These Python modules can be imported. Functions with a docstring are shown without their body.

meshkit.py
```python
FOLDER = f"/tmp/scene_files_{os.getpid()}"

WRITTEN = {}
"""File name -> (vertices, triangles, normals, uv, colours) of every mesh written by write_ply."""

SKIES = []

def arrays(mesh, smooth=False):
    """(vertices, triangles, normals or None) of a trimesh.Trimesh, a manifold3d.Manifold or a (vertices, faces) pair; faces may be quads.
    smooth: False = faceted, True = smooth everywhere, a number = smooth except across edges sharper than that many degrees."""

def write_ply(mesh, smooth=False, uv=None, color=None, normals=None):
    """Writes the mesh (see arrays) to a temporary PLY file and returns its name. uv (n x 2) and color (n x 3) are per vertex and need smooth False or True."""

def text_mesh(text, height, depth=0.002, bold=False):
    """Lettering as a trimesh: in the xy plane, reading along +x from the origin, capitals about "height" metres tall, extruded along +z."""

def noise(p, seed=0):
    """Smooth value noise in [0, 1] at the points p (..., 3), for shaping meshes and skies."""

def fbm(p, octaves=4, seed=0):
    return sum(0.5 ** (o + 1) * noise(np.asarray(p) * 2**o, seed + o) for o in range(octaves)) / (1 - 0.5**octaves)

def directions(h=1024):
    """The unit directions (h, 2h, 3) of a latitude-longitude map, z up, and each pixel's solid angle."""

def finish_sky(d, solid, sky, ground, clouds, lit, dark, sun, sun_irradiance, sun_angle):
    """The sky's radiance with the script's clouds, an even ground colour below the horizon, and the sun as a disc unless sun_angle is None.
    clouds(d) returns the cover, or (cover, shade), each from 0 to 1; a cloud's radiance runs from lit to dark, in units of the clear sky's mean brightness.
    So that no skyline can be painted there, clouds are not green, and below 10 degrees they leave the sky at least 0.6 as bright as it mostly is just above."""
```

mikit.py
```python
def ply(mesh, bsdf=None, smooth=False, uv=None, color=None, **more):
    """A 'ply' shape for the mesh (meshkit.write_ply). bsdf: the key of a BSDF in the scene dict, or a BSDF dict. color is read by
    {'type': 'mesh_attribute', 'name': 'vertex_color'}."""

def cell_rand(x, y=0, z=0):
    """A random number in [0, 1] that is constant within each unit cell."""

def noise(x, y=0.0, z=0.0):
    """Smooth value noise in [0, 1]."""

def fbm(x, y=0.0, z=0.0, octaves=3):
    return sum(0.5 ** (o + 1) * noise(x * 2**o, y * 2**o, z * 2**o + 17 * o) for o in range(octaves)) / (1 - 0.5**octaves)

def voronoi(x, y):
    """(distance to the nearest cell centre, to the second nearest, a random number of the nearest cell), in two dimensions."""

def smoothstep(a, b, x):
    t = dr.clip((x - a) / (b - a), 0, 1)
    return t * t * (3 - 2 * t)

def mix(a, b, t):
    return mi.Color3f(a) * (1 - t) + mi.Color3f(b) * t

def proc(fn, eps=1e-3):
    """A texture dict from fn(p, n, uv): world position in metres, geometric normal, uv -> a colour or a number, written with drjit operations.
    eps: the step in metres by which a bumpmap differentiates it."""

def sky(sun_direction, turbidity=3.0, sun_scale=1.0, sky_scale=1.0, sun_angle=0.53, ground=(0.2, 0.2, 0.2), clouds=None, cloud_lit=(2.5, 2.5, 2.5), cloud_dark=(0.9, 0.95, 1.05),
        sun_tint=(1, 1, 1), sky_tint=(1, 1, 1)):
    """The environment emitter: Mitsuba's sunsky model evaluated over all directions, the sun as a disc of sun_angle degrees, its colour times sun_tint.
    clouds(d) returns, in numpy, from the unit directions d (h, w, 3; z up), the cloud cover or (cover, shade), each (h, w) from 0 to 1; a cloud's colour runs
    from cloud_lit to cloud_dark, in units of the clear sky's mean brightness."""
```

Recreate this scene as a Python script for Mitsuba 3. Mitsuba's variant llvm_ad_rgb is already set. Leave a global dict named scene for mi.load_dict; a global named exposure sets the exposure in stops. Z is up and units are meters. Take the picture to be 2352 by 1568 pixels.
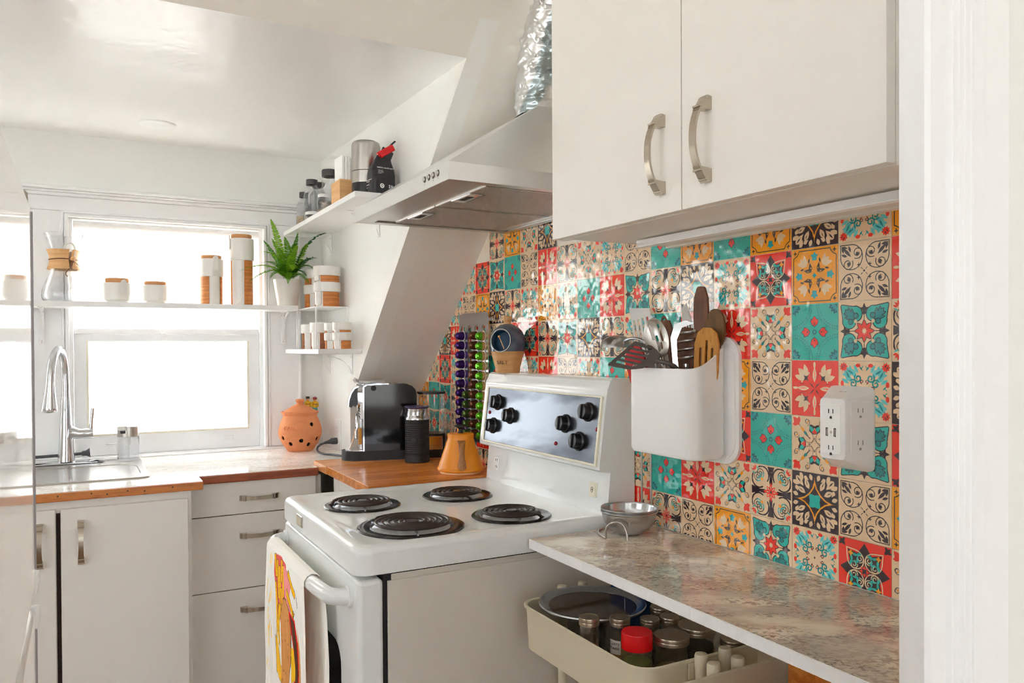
import math, random
import numpy as np
import trimesh
import mitsuba as mi
import drjit as dr
import mikit, meshkit
import manifold3d as m3
from shapely.geometry import Point, Polygon, LineString, box as sbox
from shapely import affinity
from shapely.ops import unary_union
from mikit import proc, noise, fbm, smoothstep, mix

T = mi.ScalarTransform4f
PI = math.pi
scene, labels = {'type': 'scene'}, {}
random.seed(7)
RNG = np.random.default_rng(7)

# ---------------------------------------------------------------- camera
EYE = np.array([0.0, 0.0, 1.32])
YAW, PITCH, ROLL = 0.4984, -0.0103, 0.0053
fwd = np.array([math.sin(YAW) * math.cos(PITCH), math.cos(YAW) * math.cos(PITCH), math.sin(PITCH)])
right = np.array([math.cos(YAW), -math.sin(YAW), 0.0])
down = np.cross(fwd, right)
upv = -(-math.sin(ROLL) * right + math.cos(ROLL) * down)
scene['camera'] = {'type': 'perspective', 'fov': math.degrees(2 * math.atan(1176 / 1813.35)), 'fov_axis': 'x',
                   'near_clip': 0.02, 'far_clip': 200.0, 'principal_point_offset_y': -31.98 / 1568,
                   'to_world': T().look_at(origin=EYE.tolist(), target=(EYE + fwd).tolist(), up=upv.tolist())}
# ---------------------------------------------------------------- sky and exposure
exposure = 4.96
scene['sky'] = mikit.sky((0.22, 0.75, 0.60), turbidity=4.0, sun_scale=0.6, sun_tint=(0.76, 0.97, 1.36), sky_scale=1.0, ground=(0.55, 0.53, 0.5),
                         clouds=lambda d: np.full(d.shape[:2], 0.97), cloud_lit=(0.95, 1.0, 1.06), cloud_dark=(0.95, 1.0, 1.06))

# ---------------------------------------------------------------- helpers
def lin(c):
    """sRGB 0-255 -> linear"""
    c = np.asarray(c, float) / 255.0
    return np.where(c <= 0.04045, c / 12.92, ((c + 0.055) / 1.055) ** 2.4)

def rgb(c):
    return {'type': 'rgb', 'value': [float(v) for v in lin(c)]}

def mat(key, color, rough=0.5, metal=0.0, spec=0.5, **more):
    base = color if isinstance(color, dict) else rgb(color)
    scene[key] = {'type': 'twosided', 'bsdf': {'type': 'principled', 'base_color': base, 'roughness': rough, 'metallic': metal, 'specular': spec, **more}}
    return key

def bumpmat(key, color, rough, fn, scale, metal=0.0, spec=0.5, eps=1e-3, **more):
    base = color if isinstance(color, dict) else rgb(color)
    scene[key] = {'type': 'twosided', 'bsdf': {'type': 'bumpmap', 'scale': scale, 'tex': proc(fn, eps),
                  'bsdf': {'type': 'principled', 'base_color': base, 'roughness': rough, 'metallic': metal, 'specular': spec, **more}}}
    return key

def numbered(name):
    if name not in labels and name not in scene and name not in USED:
        USED.add(name)
        return name
    i = 1
    while True:
        k = f'{name}_{i:03d}'
        if k not in labels and k not in scene and k not in USED:
            USED.add(k)
            return k
        i += 1
USED = set()

def lab(key, label=None, cat=None, group=None, kind=None):
    d = {k: v for k, v in (('label', label), ('category', cat), ('group', group), ('kind', kind)) if v}
    if d:
        labels[key] = d

def thing(name, label, cat, group=None):
    k = numbered(name)
    lab(k, label, cat, group)
    return k

def shape(mesh, m, smooth=35, **kw):
    return mesh if isinstance(mesh, dict) else mikit.ply(mesh, m, smooth=smooth, **kw)

def part(parent, name, mesh, m=None, smooth=35, label=None, kind=None, to_world=None, **kw):
    k = numbered(parent + '__' + name)
    d = shape(mesh, m, smooth, **kw)
    if to_world is not None:
        d = {**d, 'to_world': to_world}
    scene[k] = d
    lab(k, label, None, None, kind)
    return k

def obj(name, mesh, m, label, cat, group=None, smooth=35, to_world=None, **kw):
    k = numbered(name)
    d = shape(mesh, m, smooth, **kw)
    if to_world is not None:
        d = {**d, 'to_world': to_world}
    scene[k] = d
    lab(k, label, cat, group)
    return k

def struct(name, mesh, m, label, smooth=False, **kw):
    scene[name] = shape(mesh, m, smooth, **kw)
    USED.add(name)
    lab(name, label, None, None, 'structure')
    return name

def dup(root, M, label, group=None):
    """a copy of a thing with its parts, moved by the 4x4 matrix M"""
    base = root[:-4] if root[-4:-3] == '_' and root[-3:].isdigit() else root
    r = thing(base, label, labels[root].get('category'), group or labels[root].get('group'))
    for key in [k for k in scene if k == root or k.startswith(root + '__')]:
        nk = r + key[len(root):]
        old = np.array(T(scene[key]['to_world']).matrix) if 'to_world' in scene[key] else np.eye(4)
        scene[nk] = {**scene[key], 'to_world': T((np.asarray(M) @ old).tolist())}
        USED.add(nk)
        if key != root and key in labels:
            labels[nk] = dict(labels[key])
    return r

def mov(x=0, y=0, z=0, rz=0.0, s=1.0, sz=None):
    c, n = math.cos(rz) * s, math.sin(rz) * s
    return np.array([[c, -n, 0, x], [n, c, 0, y], [0, 0, s if sz is None else sz, z], [0, 0, 0, 1.0]])

def xf(mesh, M):
    m = mesh.copy()
    m.apply_transform(np.asarray(M))
    return m

def cat(*ms):
    return trimesh.util.concatenate([m for m in ms])

def box(lo, hi, c=0.0):
    lo, hi = np.minimum(lo, hi).astype(float), np.maximum(lo, hi).astype(float)
    if c <= 0:
        b = trimesh.creation.box(extents=hi - lo)
        b.apply_translation((lo + hi) / 2)
        return b
    c = min(c, 0.49 * float((hi - lo).min()))
    P = []
    for i in (0, 1):
        for j in (0, 1):
            for k in (0, 1):
                p = np.array([(lo, hi)[i][0], (lo, hi)[j][1], (lo, hi)[k][2]])
                s = np.array([1 - 2 * i, 1 - 2 * j, 1 - 2 * k]) * c
                a = 0.29
                for w in ((1, 1, 0), (1, 0, 1), (0, 1, 1), (a, a, 1), (a, 1, a), (1, a, a)):
                    P.append(p + s * np.array(w))
    h = trimesh.convex.convex_hull(np.array(P))
    return h

def mani(mesh):
    return m3.Manifold(m3.Mesh(np.asarray(mesh.vertices, np.float32), np.asarray(mesh.faces, np.uint32)))

def tm(man):
    m = man.to_mesh()
    return trimesh.Trimesh(np.asarray(m.vert_properties[:, :3], float), np.asarray(m.tri_verts), process=False)

def cut(a, *bs):
    A = mani(a)
    for b in bs:
        A = A - mani(b)
    return tm(A)

def lathe(prof, n=40, x=0, y=0, z=0):
    """profile of (r, z), bottom or inside first; closed solids of revolution"""
    prof = np.asarray(prof, float).copy()
    prof[prof[:, 0] < .0012, 0] = 0
    ang = np.arange(n) * 2 * PI / n
    V = [np.stack([r * np.cos(ang), r * np.sin(ang), np.full(n, h)], 1) for r, h in prof]
    F, i = [], np.arange(n)
    j = (i + 1) % n
    for k in range(len(prof) - 1):
        a, b = k * n, (k + 1) * n
        F += [np.stack([a + i, a + j, b + j], 1), np.stack([a + i, b + j, b + i], 1)]
    v, f = np.vstack(V), np.vstack(F)
    m = trimesh.Trimesh(v, f, process=False)
    m.merge_vertices(digits_vertex=7)
    m.update_faces(m.nondegenerate_faces())
    m.remove_unreferenced_vertices()
    if m.is_watertight and m.volume < 0:
        m.invert()
    m.apply_translation([x, y, z])
    return m

def frames(pts, up=None):
    p = np.asarray(pts, float)
    t = np.gradient(p, axis=0)
    t /= np.linalg.norm(t, axis=1, keepdims=True) + 1e-12
    a = np.array(up, float) if up is not None else (np.array([0, 0, 1.0]) if abs(t[0][2]) < 0.9 else np.array([1.0, 0, 0]))
    A = []
    for k in range(len(p)):
        a = a - t[k] * (a @ t[k])
        a /= np.linalg.norm(a) + 1e-12
        A.append(a.copy())
    A = np.array(A)
    return p, t, A, np.cross(t, A)

def tube(pts, r, n=10, closed=False, up=None, squash=1.0):
    p, t, a, b = frames(pts, up)
    r = np.broadcast_to(np.asarray(r, float), (len(p),))
    ang = np.arange(n) * 2 * PI / n
    v = p[:, None] + r[:, None, None] * (np.cos(ang)[None, :, None] * a[:, None] * squash + np.sin(ang)[None, :, None] * b[:, None])
    V = [v.reshape(-1, 3)]
    F, i = [], np.arange(n)
    j = (i + 1) % n
    K = len(p)
    for k in range(K - 1 + int(closed)):
        A, B = k * n, ((k + 1) % K) * n
        F += [np.stack([A + i, A + j, B + j], 1), np.stack([A + i, B + j, B + i], 1)]
    if not closed:
        V += [p[:1], p[-1:]]
        c0, c1 = K * n, K * n + 1
        F += [np.stack([np.full(n, c0), j, i], 1), np.stack([np.full(n, c1), (K - 1) * n + i, (K - 1) * n + j], 1)]
    m = trimesh.Trimesh(np.vstack(V), np.vstack(F), process=False)
    if m.volume < 0:
        m.invert()
    return m

def smoothpath(pts, n=40, closed=False):
    from scipy.interpolate import CubicSpline
    p = np.asarray(pts, float)
    if closed:
        p = np.vstack([p, p[:1]])
    s = np.concatenate([[0], np.cumsum(np.linalg.norm(np.diff(p, axis=0), axis=1))])
    f = CubicSpline(s, p, bc_type='periodic' if closed else 'natural')
    return f(np.linspace(0, s[-1], n, endpoint=not closed))

def geoms(g):
    return [q for q in getattr(g, 'geoms', [g]) if q.geom_type == 'Polygon' and q.area > 1e-12]

def extrude(poly, d):
    return cat(*[trimesh.creation.extrude_polygon(q, d, engine='earcut') for q in geoms(poly)])

def basis(o, ex, ey, ez):
    M = np.eye(4)
    M[:3, 0], M[:3, 1], M[:3, 2], M[:3, 3] = ex, ey, ez, o
    return M

def rect(w, h, r=0.0, n=6):
    if r <= 0:
        return sbox(-w / 2, -h / 2, w / 2, h / 2)
    return sbox(-w / 2 + r, -h / 2 + r, w / 2 - r, h / 2 - r).buffer(r, quad_segs=n)

def cyl(p0, p1, r, n=24):
    return tube([p0, p1], r, n)

def ball(c, r, sub=2, s=(1, 1, 1)):
    m = trimesh.creation.icosphere(subdivisions=sub, radius=r)
    m.apply_scale(s)
    m.apply_translation(c)
    return m

def rbox(lo, hi, r, n=3):
    """rounded box, hull of spheres"""
    lo, hi = np.asarray(lo, float) + r, np.asarray(hi, float) - r
    s = trimesh.creation.icosphere(subdivisions=n - 1, radius=r)
    P = np.vstack([s.vertices + [(lo, hi)[i][0], (lo, hi)[j][1], (lo, hi)[k][2]] for i in (0, 1) for j in (0, 1) for k in (0, 1)])
    return trimesh.convex.convex_hull(P)

def loft(rings, caps=True):
    """rings: list of (n,3) arrays joined in order"""
    n = len(rings[0])
    V = np.vstack(rings)
    i = np.arange(n)
    j = (i + 1) % n
    F = []
    for k in range(len(rings) - 1):
        A, B = k * n, (k + 1) * n
        F += [np.stack([A + i, A + j, B + j], 1), np.stack([A + i, B + j, B + i], 1)]
    if caps:
        V = np.vstack([V, rings[0].mean(0), rings[-1].mean(0)])
        c0, c1 = len(V) - 2, len(V) - 1
        a = (len(rings) - 1) * n
        F += [np.stack([np.full(n, c0), j, i], 1), np.stack([np.full(n, c1), a + i, a + j], 1)]
    m = trimesh.Trimesh(V, np.vstack(F), process=False)
    if caps and m.volume < 0:
        m.invert()
    return m

def ring2(poly, z, n=64):
    """n points along a shapely ring at height z"""
    e = poly.exterior
    return np.array([[*e.interpolate(t, normalized=True).coords[0], z] for t in np.arange(n) / n])

def flat_print(layers, lift=0.0):
    """layers of (colour 0-255, polygon), bottom first -> one flat mesh (z = lift, normal +z) and its vertex colours"""
    V, F, C, at, above = [], [], [], 0, None
    for col, g in reversed(layers):
        vis = g if above is None else g.difference(above)
        above = g if above is None else above.union(g)
        for q in geoms(vis.buffer(0)):
            q = q.simplify(4e-4)
            for qq in geoms(q):
                try:
                    v, f = trimesh.creation.triangulate_polygon(qq, engine='earcut')
                except Exception:
                    continue
                if not len(f):
                    continue
                V.append(v); F.append(np.asarray(f) + at); C.append(np.tile(lin(col), (len(v), 1))); at += len(v)
    v, f = np.vstack(V), np.vstack(F)
    v = np.column_stack([v, np.full(len(v), lift)])
    a = np.cross(v[f[:, 1]] - v[f[:, 0]], v[f[:, 2]] - v[f[:, 0]])[:, 2]
    f = np.where((a < 0)[:, None], f[:, ::-1], f)
    return v, f, np.vstack(C)

VCOL = {'type': 'mesh_attribute', 'name': 'vertex_color'}
# ---------------------------------------------------------------- materials
def wall_bump(p, n, uv):
    return fbm(p.x * 30, p.y * 30, p.z * 30, 3) * 0.6 + noise(p.x * 7, p.y * 7, p.z * 7)
bumpmat('paint_wall', (229, 230, 226), 0.42, wall_bump, 0.0022)
bumpmat('paint_slope', (226, 222, 214), 0.34, wall_bump, 0.004)
bumpmat('paint_ceiling', (232, 232, 230), 0.25, wall_bump, 0.003)
mat('paint_trim', (234, 235, 235), 0.3)
mat('cabinet_white', (226, 222, 215), 0.38)
mat('cabinet_dark_gap', (40, 26, 20), 0.8)
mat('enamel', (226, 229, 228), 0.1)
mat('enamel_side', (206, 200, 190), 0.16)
mat('black_gap', (14, 13, 13), 0.6)
mat('black_plastic', (22, 22, 24), 0.25)
mat('black_gloss', (14, 13, 13), 0.06)
mat('black_matte', (30, 30, 31), 0.5)
mat('dark_grey_plastic', (60, 62, 66), 0.4)
mat('chrome', (222, 224, 228), 0.06, 1.0)
mat('brushed', (196, 192, 186), 0.28, 1.0)
mat('hood_steel', (222, 221, 219), 0.3, .55)
mat('satin_nickel', (190, 180, 165), 0.25, 1.0)
mat('steel_soft', (200, 203, 206), 0.16, 1.0)
mat('coil', (58, 48, 44), 0.3, 0.3)
mat('drip_pan', (18, 16, 16), 0.12)
mat('white_plastic', (232, 232, 231), 0.3)
mat('white_ceramic', (226, 223, 217), 0.2)
mat('ivory_plastic', (226, 220, 200), 0.35)
mat('cream_metal', (206, 196, 172), 0.32)
mat('lid_dark', (66, 67, 70), 0.5)
mat('red_plastic', (208, 14, 20), 0.25)
mat('red_knob', (150, 20, 40), 0.2)
mat('red_silicone', (196, 24, 40), 0.4)
mat('cork', (206, 150, 100), 0.8)
mat('terracotta', {'type': 'proc', **{}} if False else (222, 142, 94), 0.7)
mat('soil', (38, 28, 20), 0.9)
mat('paper_white', (240, 240, 238), 0.7)
mat('grout', (232, 222, 208), 0.3)
mat('print', VCOL, 0.5)
mat('print_gloss', VCOL, 0.25)
mat('fridge_white', (205, 203, 200), 0.035, 0.0, 0.5, clearcoat=1.0, clearcoat_gloss=0.98)
scene['glass'] = {'type': 'thindielectric', 'int_ior': 1.5}
scene['glass_solid'] = {'type': 'dielectric', 'int_ior': 1.5}
scene['shade_cloth'] = {'type': 'principledthin', 'base_color': rgb((245, 243, 238)), 'roughness': 0.9, 'diff_trans': 1.55, 'spec_trans': 0.0}
scene['slat_white'] = {'type': 'principledthin', 'base_color': rgb((248, 248, 248)), 'roughness': 0.7, 'diff_trans': 1.4, 'spec_trans': 0.0}

def wood_fn(c0, c1, c2, sx, sy, sz, seed=0.0):
    a, b, c = [mi.Color3f(*[float(v) for v in lin(q)]) for q in (c0, c1, c2)]
    def fn(p, n, uv):
        g = fbm(p.x * sx + seed, p.y * sy + seed, p.z * sz, 4)
        f = noise(p.x * sx * 6 + 9, p.y * sy * 6, p.z * sz * 6)
        t = smoothstep(0.3, 0.72, g)
        return mix(mix(a, b, t), c, smoothstep(0.62, 0.9, f) * 0.55)
    return fn
mat('butcher_wood', proc(wood_fn((188, 106, 40), (214, 138, 62), (150, 78, 26), 6, 60, 60)), 0.22)
mat('butcher_wood_light', proc(wood_fn((204, 132, 74), (220, 154, 96), (170, 100, 50), 6, 60, 60)), 0.25)
mat('edge_wood', proc(wood_fn((196, 122, 58), (176, 98, 46), (120, 66, 34), 5, 40, 60)), 0.45)
mat('edge_wood_red', proc(wood_fn((156, 82, 48), (134, 66, 40), (96, 44, 30), 5, 40, 60)), 0.45)
mat('cup_wood', proc(wood_fn((206, 132, 66), (188, 112, 50), (150, 86, 36), 10, 10, 140)), 0.5)
mat('cup_wood_dark', proc(wood_fn((160, 98, 56), (140, 82, 46), (108, 62, 34), 10, 10, 140)), 0.5)
mat('bamboo', proc(wood_fn((224, 178, 124), (212, 160, 104), (196, 142, 88), 8, 8, 120)), 0.5)
mat('zebra_wood', proc(wood_fn((168, 112, 58), (140, 88, 42), (56, 34, 18), 160, 160, 9)), 0.4)
mat('spoon_dark', proc(wood_fn((118, 72, 40), (92, 54, 30), (66, 38, 22), 90, 90, 10)), 0.5)
mat('spoon_olive', proc(wood_fn((110, 78, 36), (88, 62, 28), (60, 42, 20), 90, 90, 10)), 0.5)
mat('spoon_honey', proc(wood_fn((200, 140, 50), (184, 122, 38), (150, 96, 26), 90, 90, 10)), 0.5)
mat('floor_wood', proc(wood_fn((156, 126, 98), (138, 108, 82), (112, 84, 62), 30, 3, 3)), 0.35)

def granite_fn(dark, base_cols, vx, vy):
    a, b, c, d = [mi.Color3f(*[float(v) for v in lin(q)]) for q in base_cols]
    k = mi.Color3f(*[float(v) for v in lin(dark)])
    ca, sa = math.cos(vx), math.sin(vx)
    def fn(p, n, uv):
        u, v = p.x * ca + p.y * sa, p.y * ca - p.x * sa
        w = fbm(u * 6 + 3, v * 14, p.z, 3) - .5
        v = v + w * .02
        m1 = smoothstep(0.36, 0.62, fbm(u * 12, v * 24, 0, 5))
        m2 = smoothstep(0.45, 0.62, fbm(u * 120 + 7, v * 190 + 3, 1, 4)) * smoothstep(.35, .65, fbm(u * 7 + 2, v * 16, 6, 3))
        m3_ = smoothstep(0.48, 0.66, fbm(u * 6 + 31, v * 12 + 11, 2, 4))
        s1 = smoothstep(0.55, 0.66, fbm(u * 190 + 5, v * 320, 3, 4)) * smoothstep(0.45, 0.65, fbm(u * 9 + 50, v * 18, 4, 4))
        s2 = smoothstep(0.66, 0.73, fbm(u * 100 + 77, v * 150, 5, 4)) * smoothstep(.42, .6, fbm(u * 10 + 9, v * 20, 7, 3))
        col = mix(mix(mix(a, b, m1), c, m2 * 0.7), d, m3_ * 0.7)
        return mix(mix(col, k, s1 * vy), k, s2 * vy)
    return fn
mat('granite', proc(granite_fn((70, 50, 44), ((218, 210, 192), (196, 180, 160), (136, 106, 92), (172, 162, 152)), -.62, .55)), 0.1)
mat('marble_pale', proc(granite_fn((150, 138, 126), ((232, 230, 225), (218, 212, 204), (198, 190, 180), (230, 229, 226)), -.1, .4)), 0.1)
# ---------------------------------------------------------------- structure
W = 1.2134            # face of the tiled wall
XD, XL = 0.93, -1.35  # side walls of the window dormer
YW = 3.46             # window wall
YK = 3.05             # knee wall under the roof slope
BACK, LEFT, RIGHT, TOP = -4.2, -2.2, 2.7, 2.5
def slope_y(z):
    return 1.96 + (2.111 - z) * 1.0813
struct('floor', box((LEFT - .1, BACK - .1, -.08), (RIGHT + .1, YW + .1, 0)), 'floor_wood', 'wooden floor of the kitchen')
struct('ceiling', box((LEFT - .1, BACK - .1, TOP), (RIGHT + .1, 1.7, TOP + .08)), 'paint_ceiling', 'white flat ceiling')
# sloped roof with the dormer opening cut out; drawn in (x, distance along the slope)
SL = math.hypot(1.0813, 1.0)
e_up = np.array([0, -1.0813, 1.0]) / SL
o_s = np.array([0, slope_y(1.10), 1.10])
zs = lambda z: (z - 1.10) * SL
sl = sbox(LEFT - .05, 0, W + .03, zs(2.52)).difference(sbox(XL, -1, XD, zs(2.111)))
n_s = np.cross([1, 0, 0], e_up)
struct('ceiling_slope', xf(extrude(sl, 0.07), basis(o_s - n_s * (0.07 if n_s[1] < 0 else 0), (1, 0, 0), e_up, n_s)), 'paint_slope', 'sloping attic ceiling of white plaster around the dormer')
def yz_wall(poly, x0, x1):
    return xf(extrude(Polygon(poly), x1 - x0), basis((x0, 0, 0), (0, 1, 0), (0, 0, 1), (1, 0, 0)))
dw = [(YK, 0), (YW + .02, 0), (YW + .02, 2.19), (slope_y(2.19), 2.19), (slope_y(1.10), 1.10)]
struct('wall_right', yz_wall(dw, XD, XD + .06), 'paint_wall', 'white painted side wall of the dormer')
struct('wall_left', yz_wall(dw, XL - .06, XL), 'paint_wall', 'white painted left side wall of the dormer')
struct('wall_tiled', box((W + .003, .55, 0), (W + .1, YK + .1, 2.6)), 'grout', 'wall behind the patterned tiles')
struct('wall_knee', cat(box((XD, YK, 0), (W + .03, YK + .06, 1.12)), box((LEFT, YK, 0), (XL, YK + .06, 1.12))), 'paint_slope', 'low white wall under the roof slope')
cd = [(1.93, 2.1095), (YW + .03, 2.143), (YW + .03, 2.2), (1.93, 2.2)]
struct('ceiling_dormer', yz_wall([(slope_y(2.111) - .0, 2.111), (YW + .03, 2.143), (YW + .03, 2.2), (slope_y(2.2) + .06, 2.2)], XL, XD), 'paint_ceiling', 'glossy white ceiling of the dormer')
WINS = (0.3165, -0.7365)                     # window centres
def wbox(cx, x0, x1, y0, y1, z0, z1, c=0):
    return box((cx + x0, y0, z0), (cx + x1, y1, z1), c)
OPW, OZ0, OZ1 = 0.3585, 0.90, 1.822          # half width, bottom and top of the openings
wall = sbox(XL - .05, 0, XD + .05, 2.19)
for cx in WINS:
    wall = wall.difference(sbox(cx - OPW, OZ0, cx + OPW, OZ1))
struct('wall_window', xf(extrude(wall, 0.1), basis((0, YW + .1, 0), (1, 0, 0), (0, 0, 1), (0, -1, 0))), 'paint_wall', 'white painted wall around the window')
for i, cx in enumerate(WINS):
    w = f'window_{i + 1}'
    lab(w, 'white painted sash window with a lowered white roller shade' if i == 0 else 'second white sash window of the dormer, beyond the fridge', None, None, 'structure')
    USED.add(w)
    s = 1 if i == 0 else -1
    yf = YW - .022
    # casing
    for a, b in ((-.515, -OPW + .0), (OPW, .515)):
        part(w, 'casing', cat(wbox(cx, a, b, yf, YW - .0005, .905, 1.845, .003), wbox(cx, (a if a < 0 else b - .012), (a + .012 if a < 0 else b), yf - .012, yf, .905, 1.9, .004)), 'paint_trim')
        x_in = b if a < 0 else a
        sg = -1 if a < 0 else 1
        part(w, 'bead', cat(wbox(cx, x_in, x_in + sg * .014, yf - .014, yf - .0005, .905, 1.836, .004), wbox(cx, x_in + sg * .016, x_in + sg * .026, yf - .008, yf - .0005, .905, 1.846, .004)), 'paint_trim')
    part(w, 'head_casing', cat(wbox(cx, -.515, .515, yf, YW - .0005, 1.8455, 1.9, .003), wbox(cx, -OPW - .014, OPW + .014, yf - .014, yf - .0005, 1.8225, 1.836, .004), wbox(cx, -OPW - .026, OPW + .026, yf - .008, yf - .0005, 1.837, 1.846, .003)), 'paint_trim')
    part(w, 'crown', cat(wbox(cx, -.52, .52, yf - .012, YW - .0005, 1.9005, 1.912, .003), wbox(cx, -.525, .525, yf - .022, YW - .0005, 1.9125, 1.921, .004), wbox(cx, -.53, .53, yf - .034, YW - .0005, 1.9215, 1.933, .003)), 'paint_trim')
    # jambs, sill
    part(w, 'jamb', wbox(cx, -OPW, -OPW + .012, YW - .002, YW + .098, OZ0, OZ1), 'paint_trim')
    part(w, 'jamb', wbox(cx, OPW - .012, OPW, YW - .002, YW + .098, OZ0, OZ1), 'paint_trim')
    part(w, 'sill', wbox(cx, -.5, .5, YW - .045, YW + .098, .885, .9045, .004), 'paint_trim')
    # lower sash
    g0, g1, h0, h1 = -.303, .303, .982, 1.352
    fr = sbox(-OPW + .013, .906, OPW - .013, 1.392).difference(sbox(g0, h0, g1, h1))
    part(w, 'lower_sash', xf(extrude(fr, .036), basis((cx, YW + .052, 0), (1, 0, 0), (0, 0, 1), (0, -1, 0))), 'paint_trim', False)
    part(w, 'glazing_bead', cat(wbox(cx, g0, g0 + .007, YW + .012, YW + .0158, h0, h1), wbox(cx, g1 - .007, g1, YW + .012, YW + .0158, h0, h1), wbox(cx, g0, g1, YW + .012, YW + .0158, h0, h0 + .007)), 'ivory_plastic')
    part(w, 'pane', xf(trimesh.Trimesh([[g0, 0, h0], [g1, 0, h0], [g1, 0, h1], [g0, 0, h1]], [[0, 1, 2], [0, 2, 3]]), mov(cx, YW + .034)), 'glass', False)
    for lx in (-.22, .22):
        part(w, 'sash_lift', cat(wbox(cx + lx, -.02, .02, YW + .004, YW + .0155, .94, .946, .002), wbox(cx + lx, -.018, .018, YW + .009, YW + .0155, .946, .955, .002)), 'white_plastic')
    # upper sash behind the shade
    fr = sbox(-OPW + .013, 1.345, OPW - .013, OZ1).difference(sbox(-.305, 1.395, .305, 1.775))
    part(w, 'upper_sash', xf(extrude(fr, .03), basis((cx, YW + .09, 0), (1, 0, 0), (0, 0, 1), (0, -1, 0))), 'paint_trim', False)
    part(w, 'pane', xf(trimesh.Trimesh([[-.305, 0, 1.395], [.305, 0, 1.395], [.305, 0, 1.775], [-.305, 0, 1.775]], [[0, 1, 2], [0, 2, 3]]), mov(cx, YW + .075)), 'glass', False)
    # roller shade
    rs = numbered('roller_shade')
    lab(rs, 'white roller shade lowered over the upper window above the sink' if i == 0 else 'white roller shade in the second dormer window', 'roller shade')
    part(rs, 'fabric', xf(trimesh.Trimesh([[-.342, 0, 1.40], [.342, 0, 1.40], [.342, 0, 1.79], [-.342, 0, 1.79]], [[0, 1, 2], [0, 2, 3]]), mov(cx, YW + .006)), 'shade_cloth', False)
    part(rs, 'hem_bar', wbox(cx, -.343, .343, YW + .001, YW + .012, 1.379, 1.402, .003), 'white_plastic')
    part(rs, 'roller', tube([(cx - .343, YW + .012, 1.802), (cx + .343, YW + .012, 1.802)], .014, 14), 'white_plastic')
    part(rs, 'pull_tab', cat(wbox(cx - .03, -.011, .011, YW - .005, YW + .0008, 1.378, 1.386, .002), xf(trimesh.creation.torus(.0085, .0016, major_sections=20, minor_sections=6), basis((cx - .03, YW - .002, 1.366), (1, 0, 0), (0, 0, 1), (0, -1, 0)))), 'white_plastic')
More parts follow.
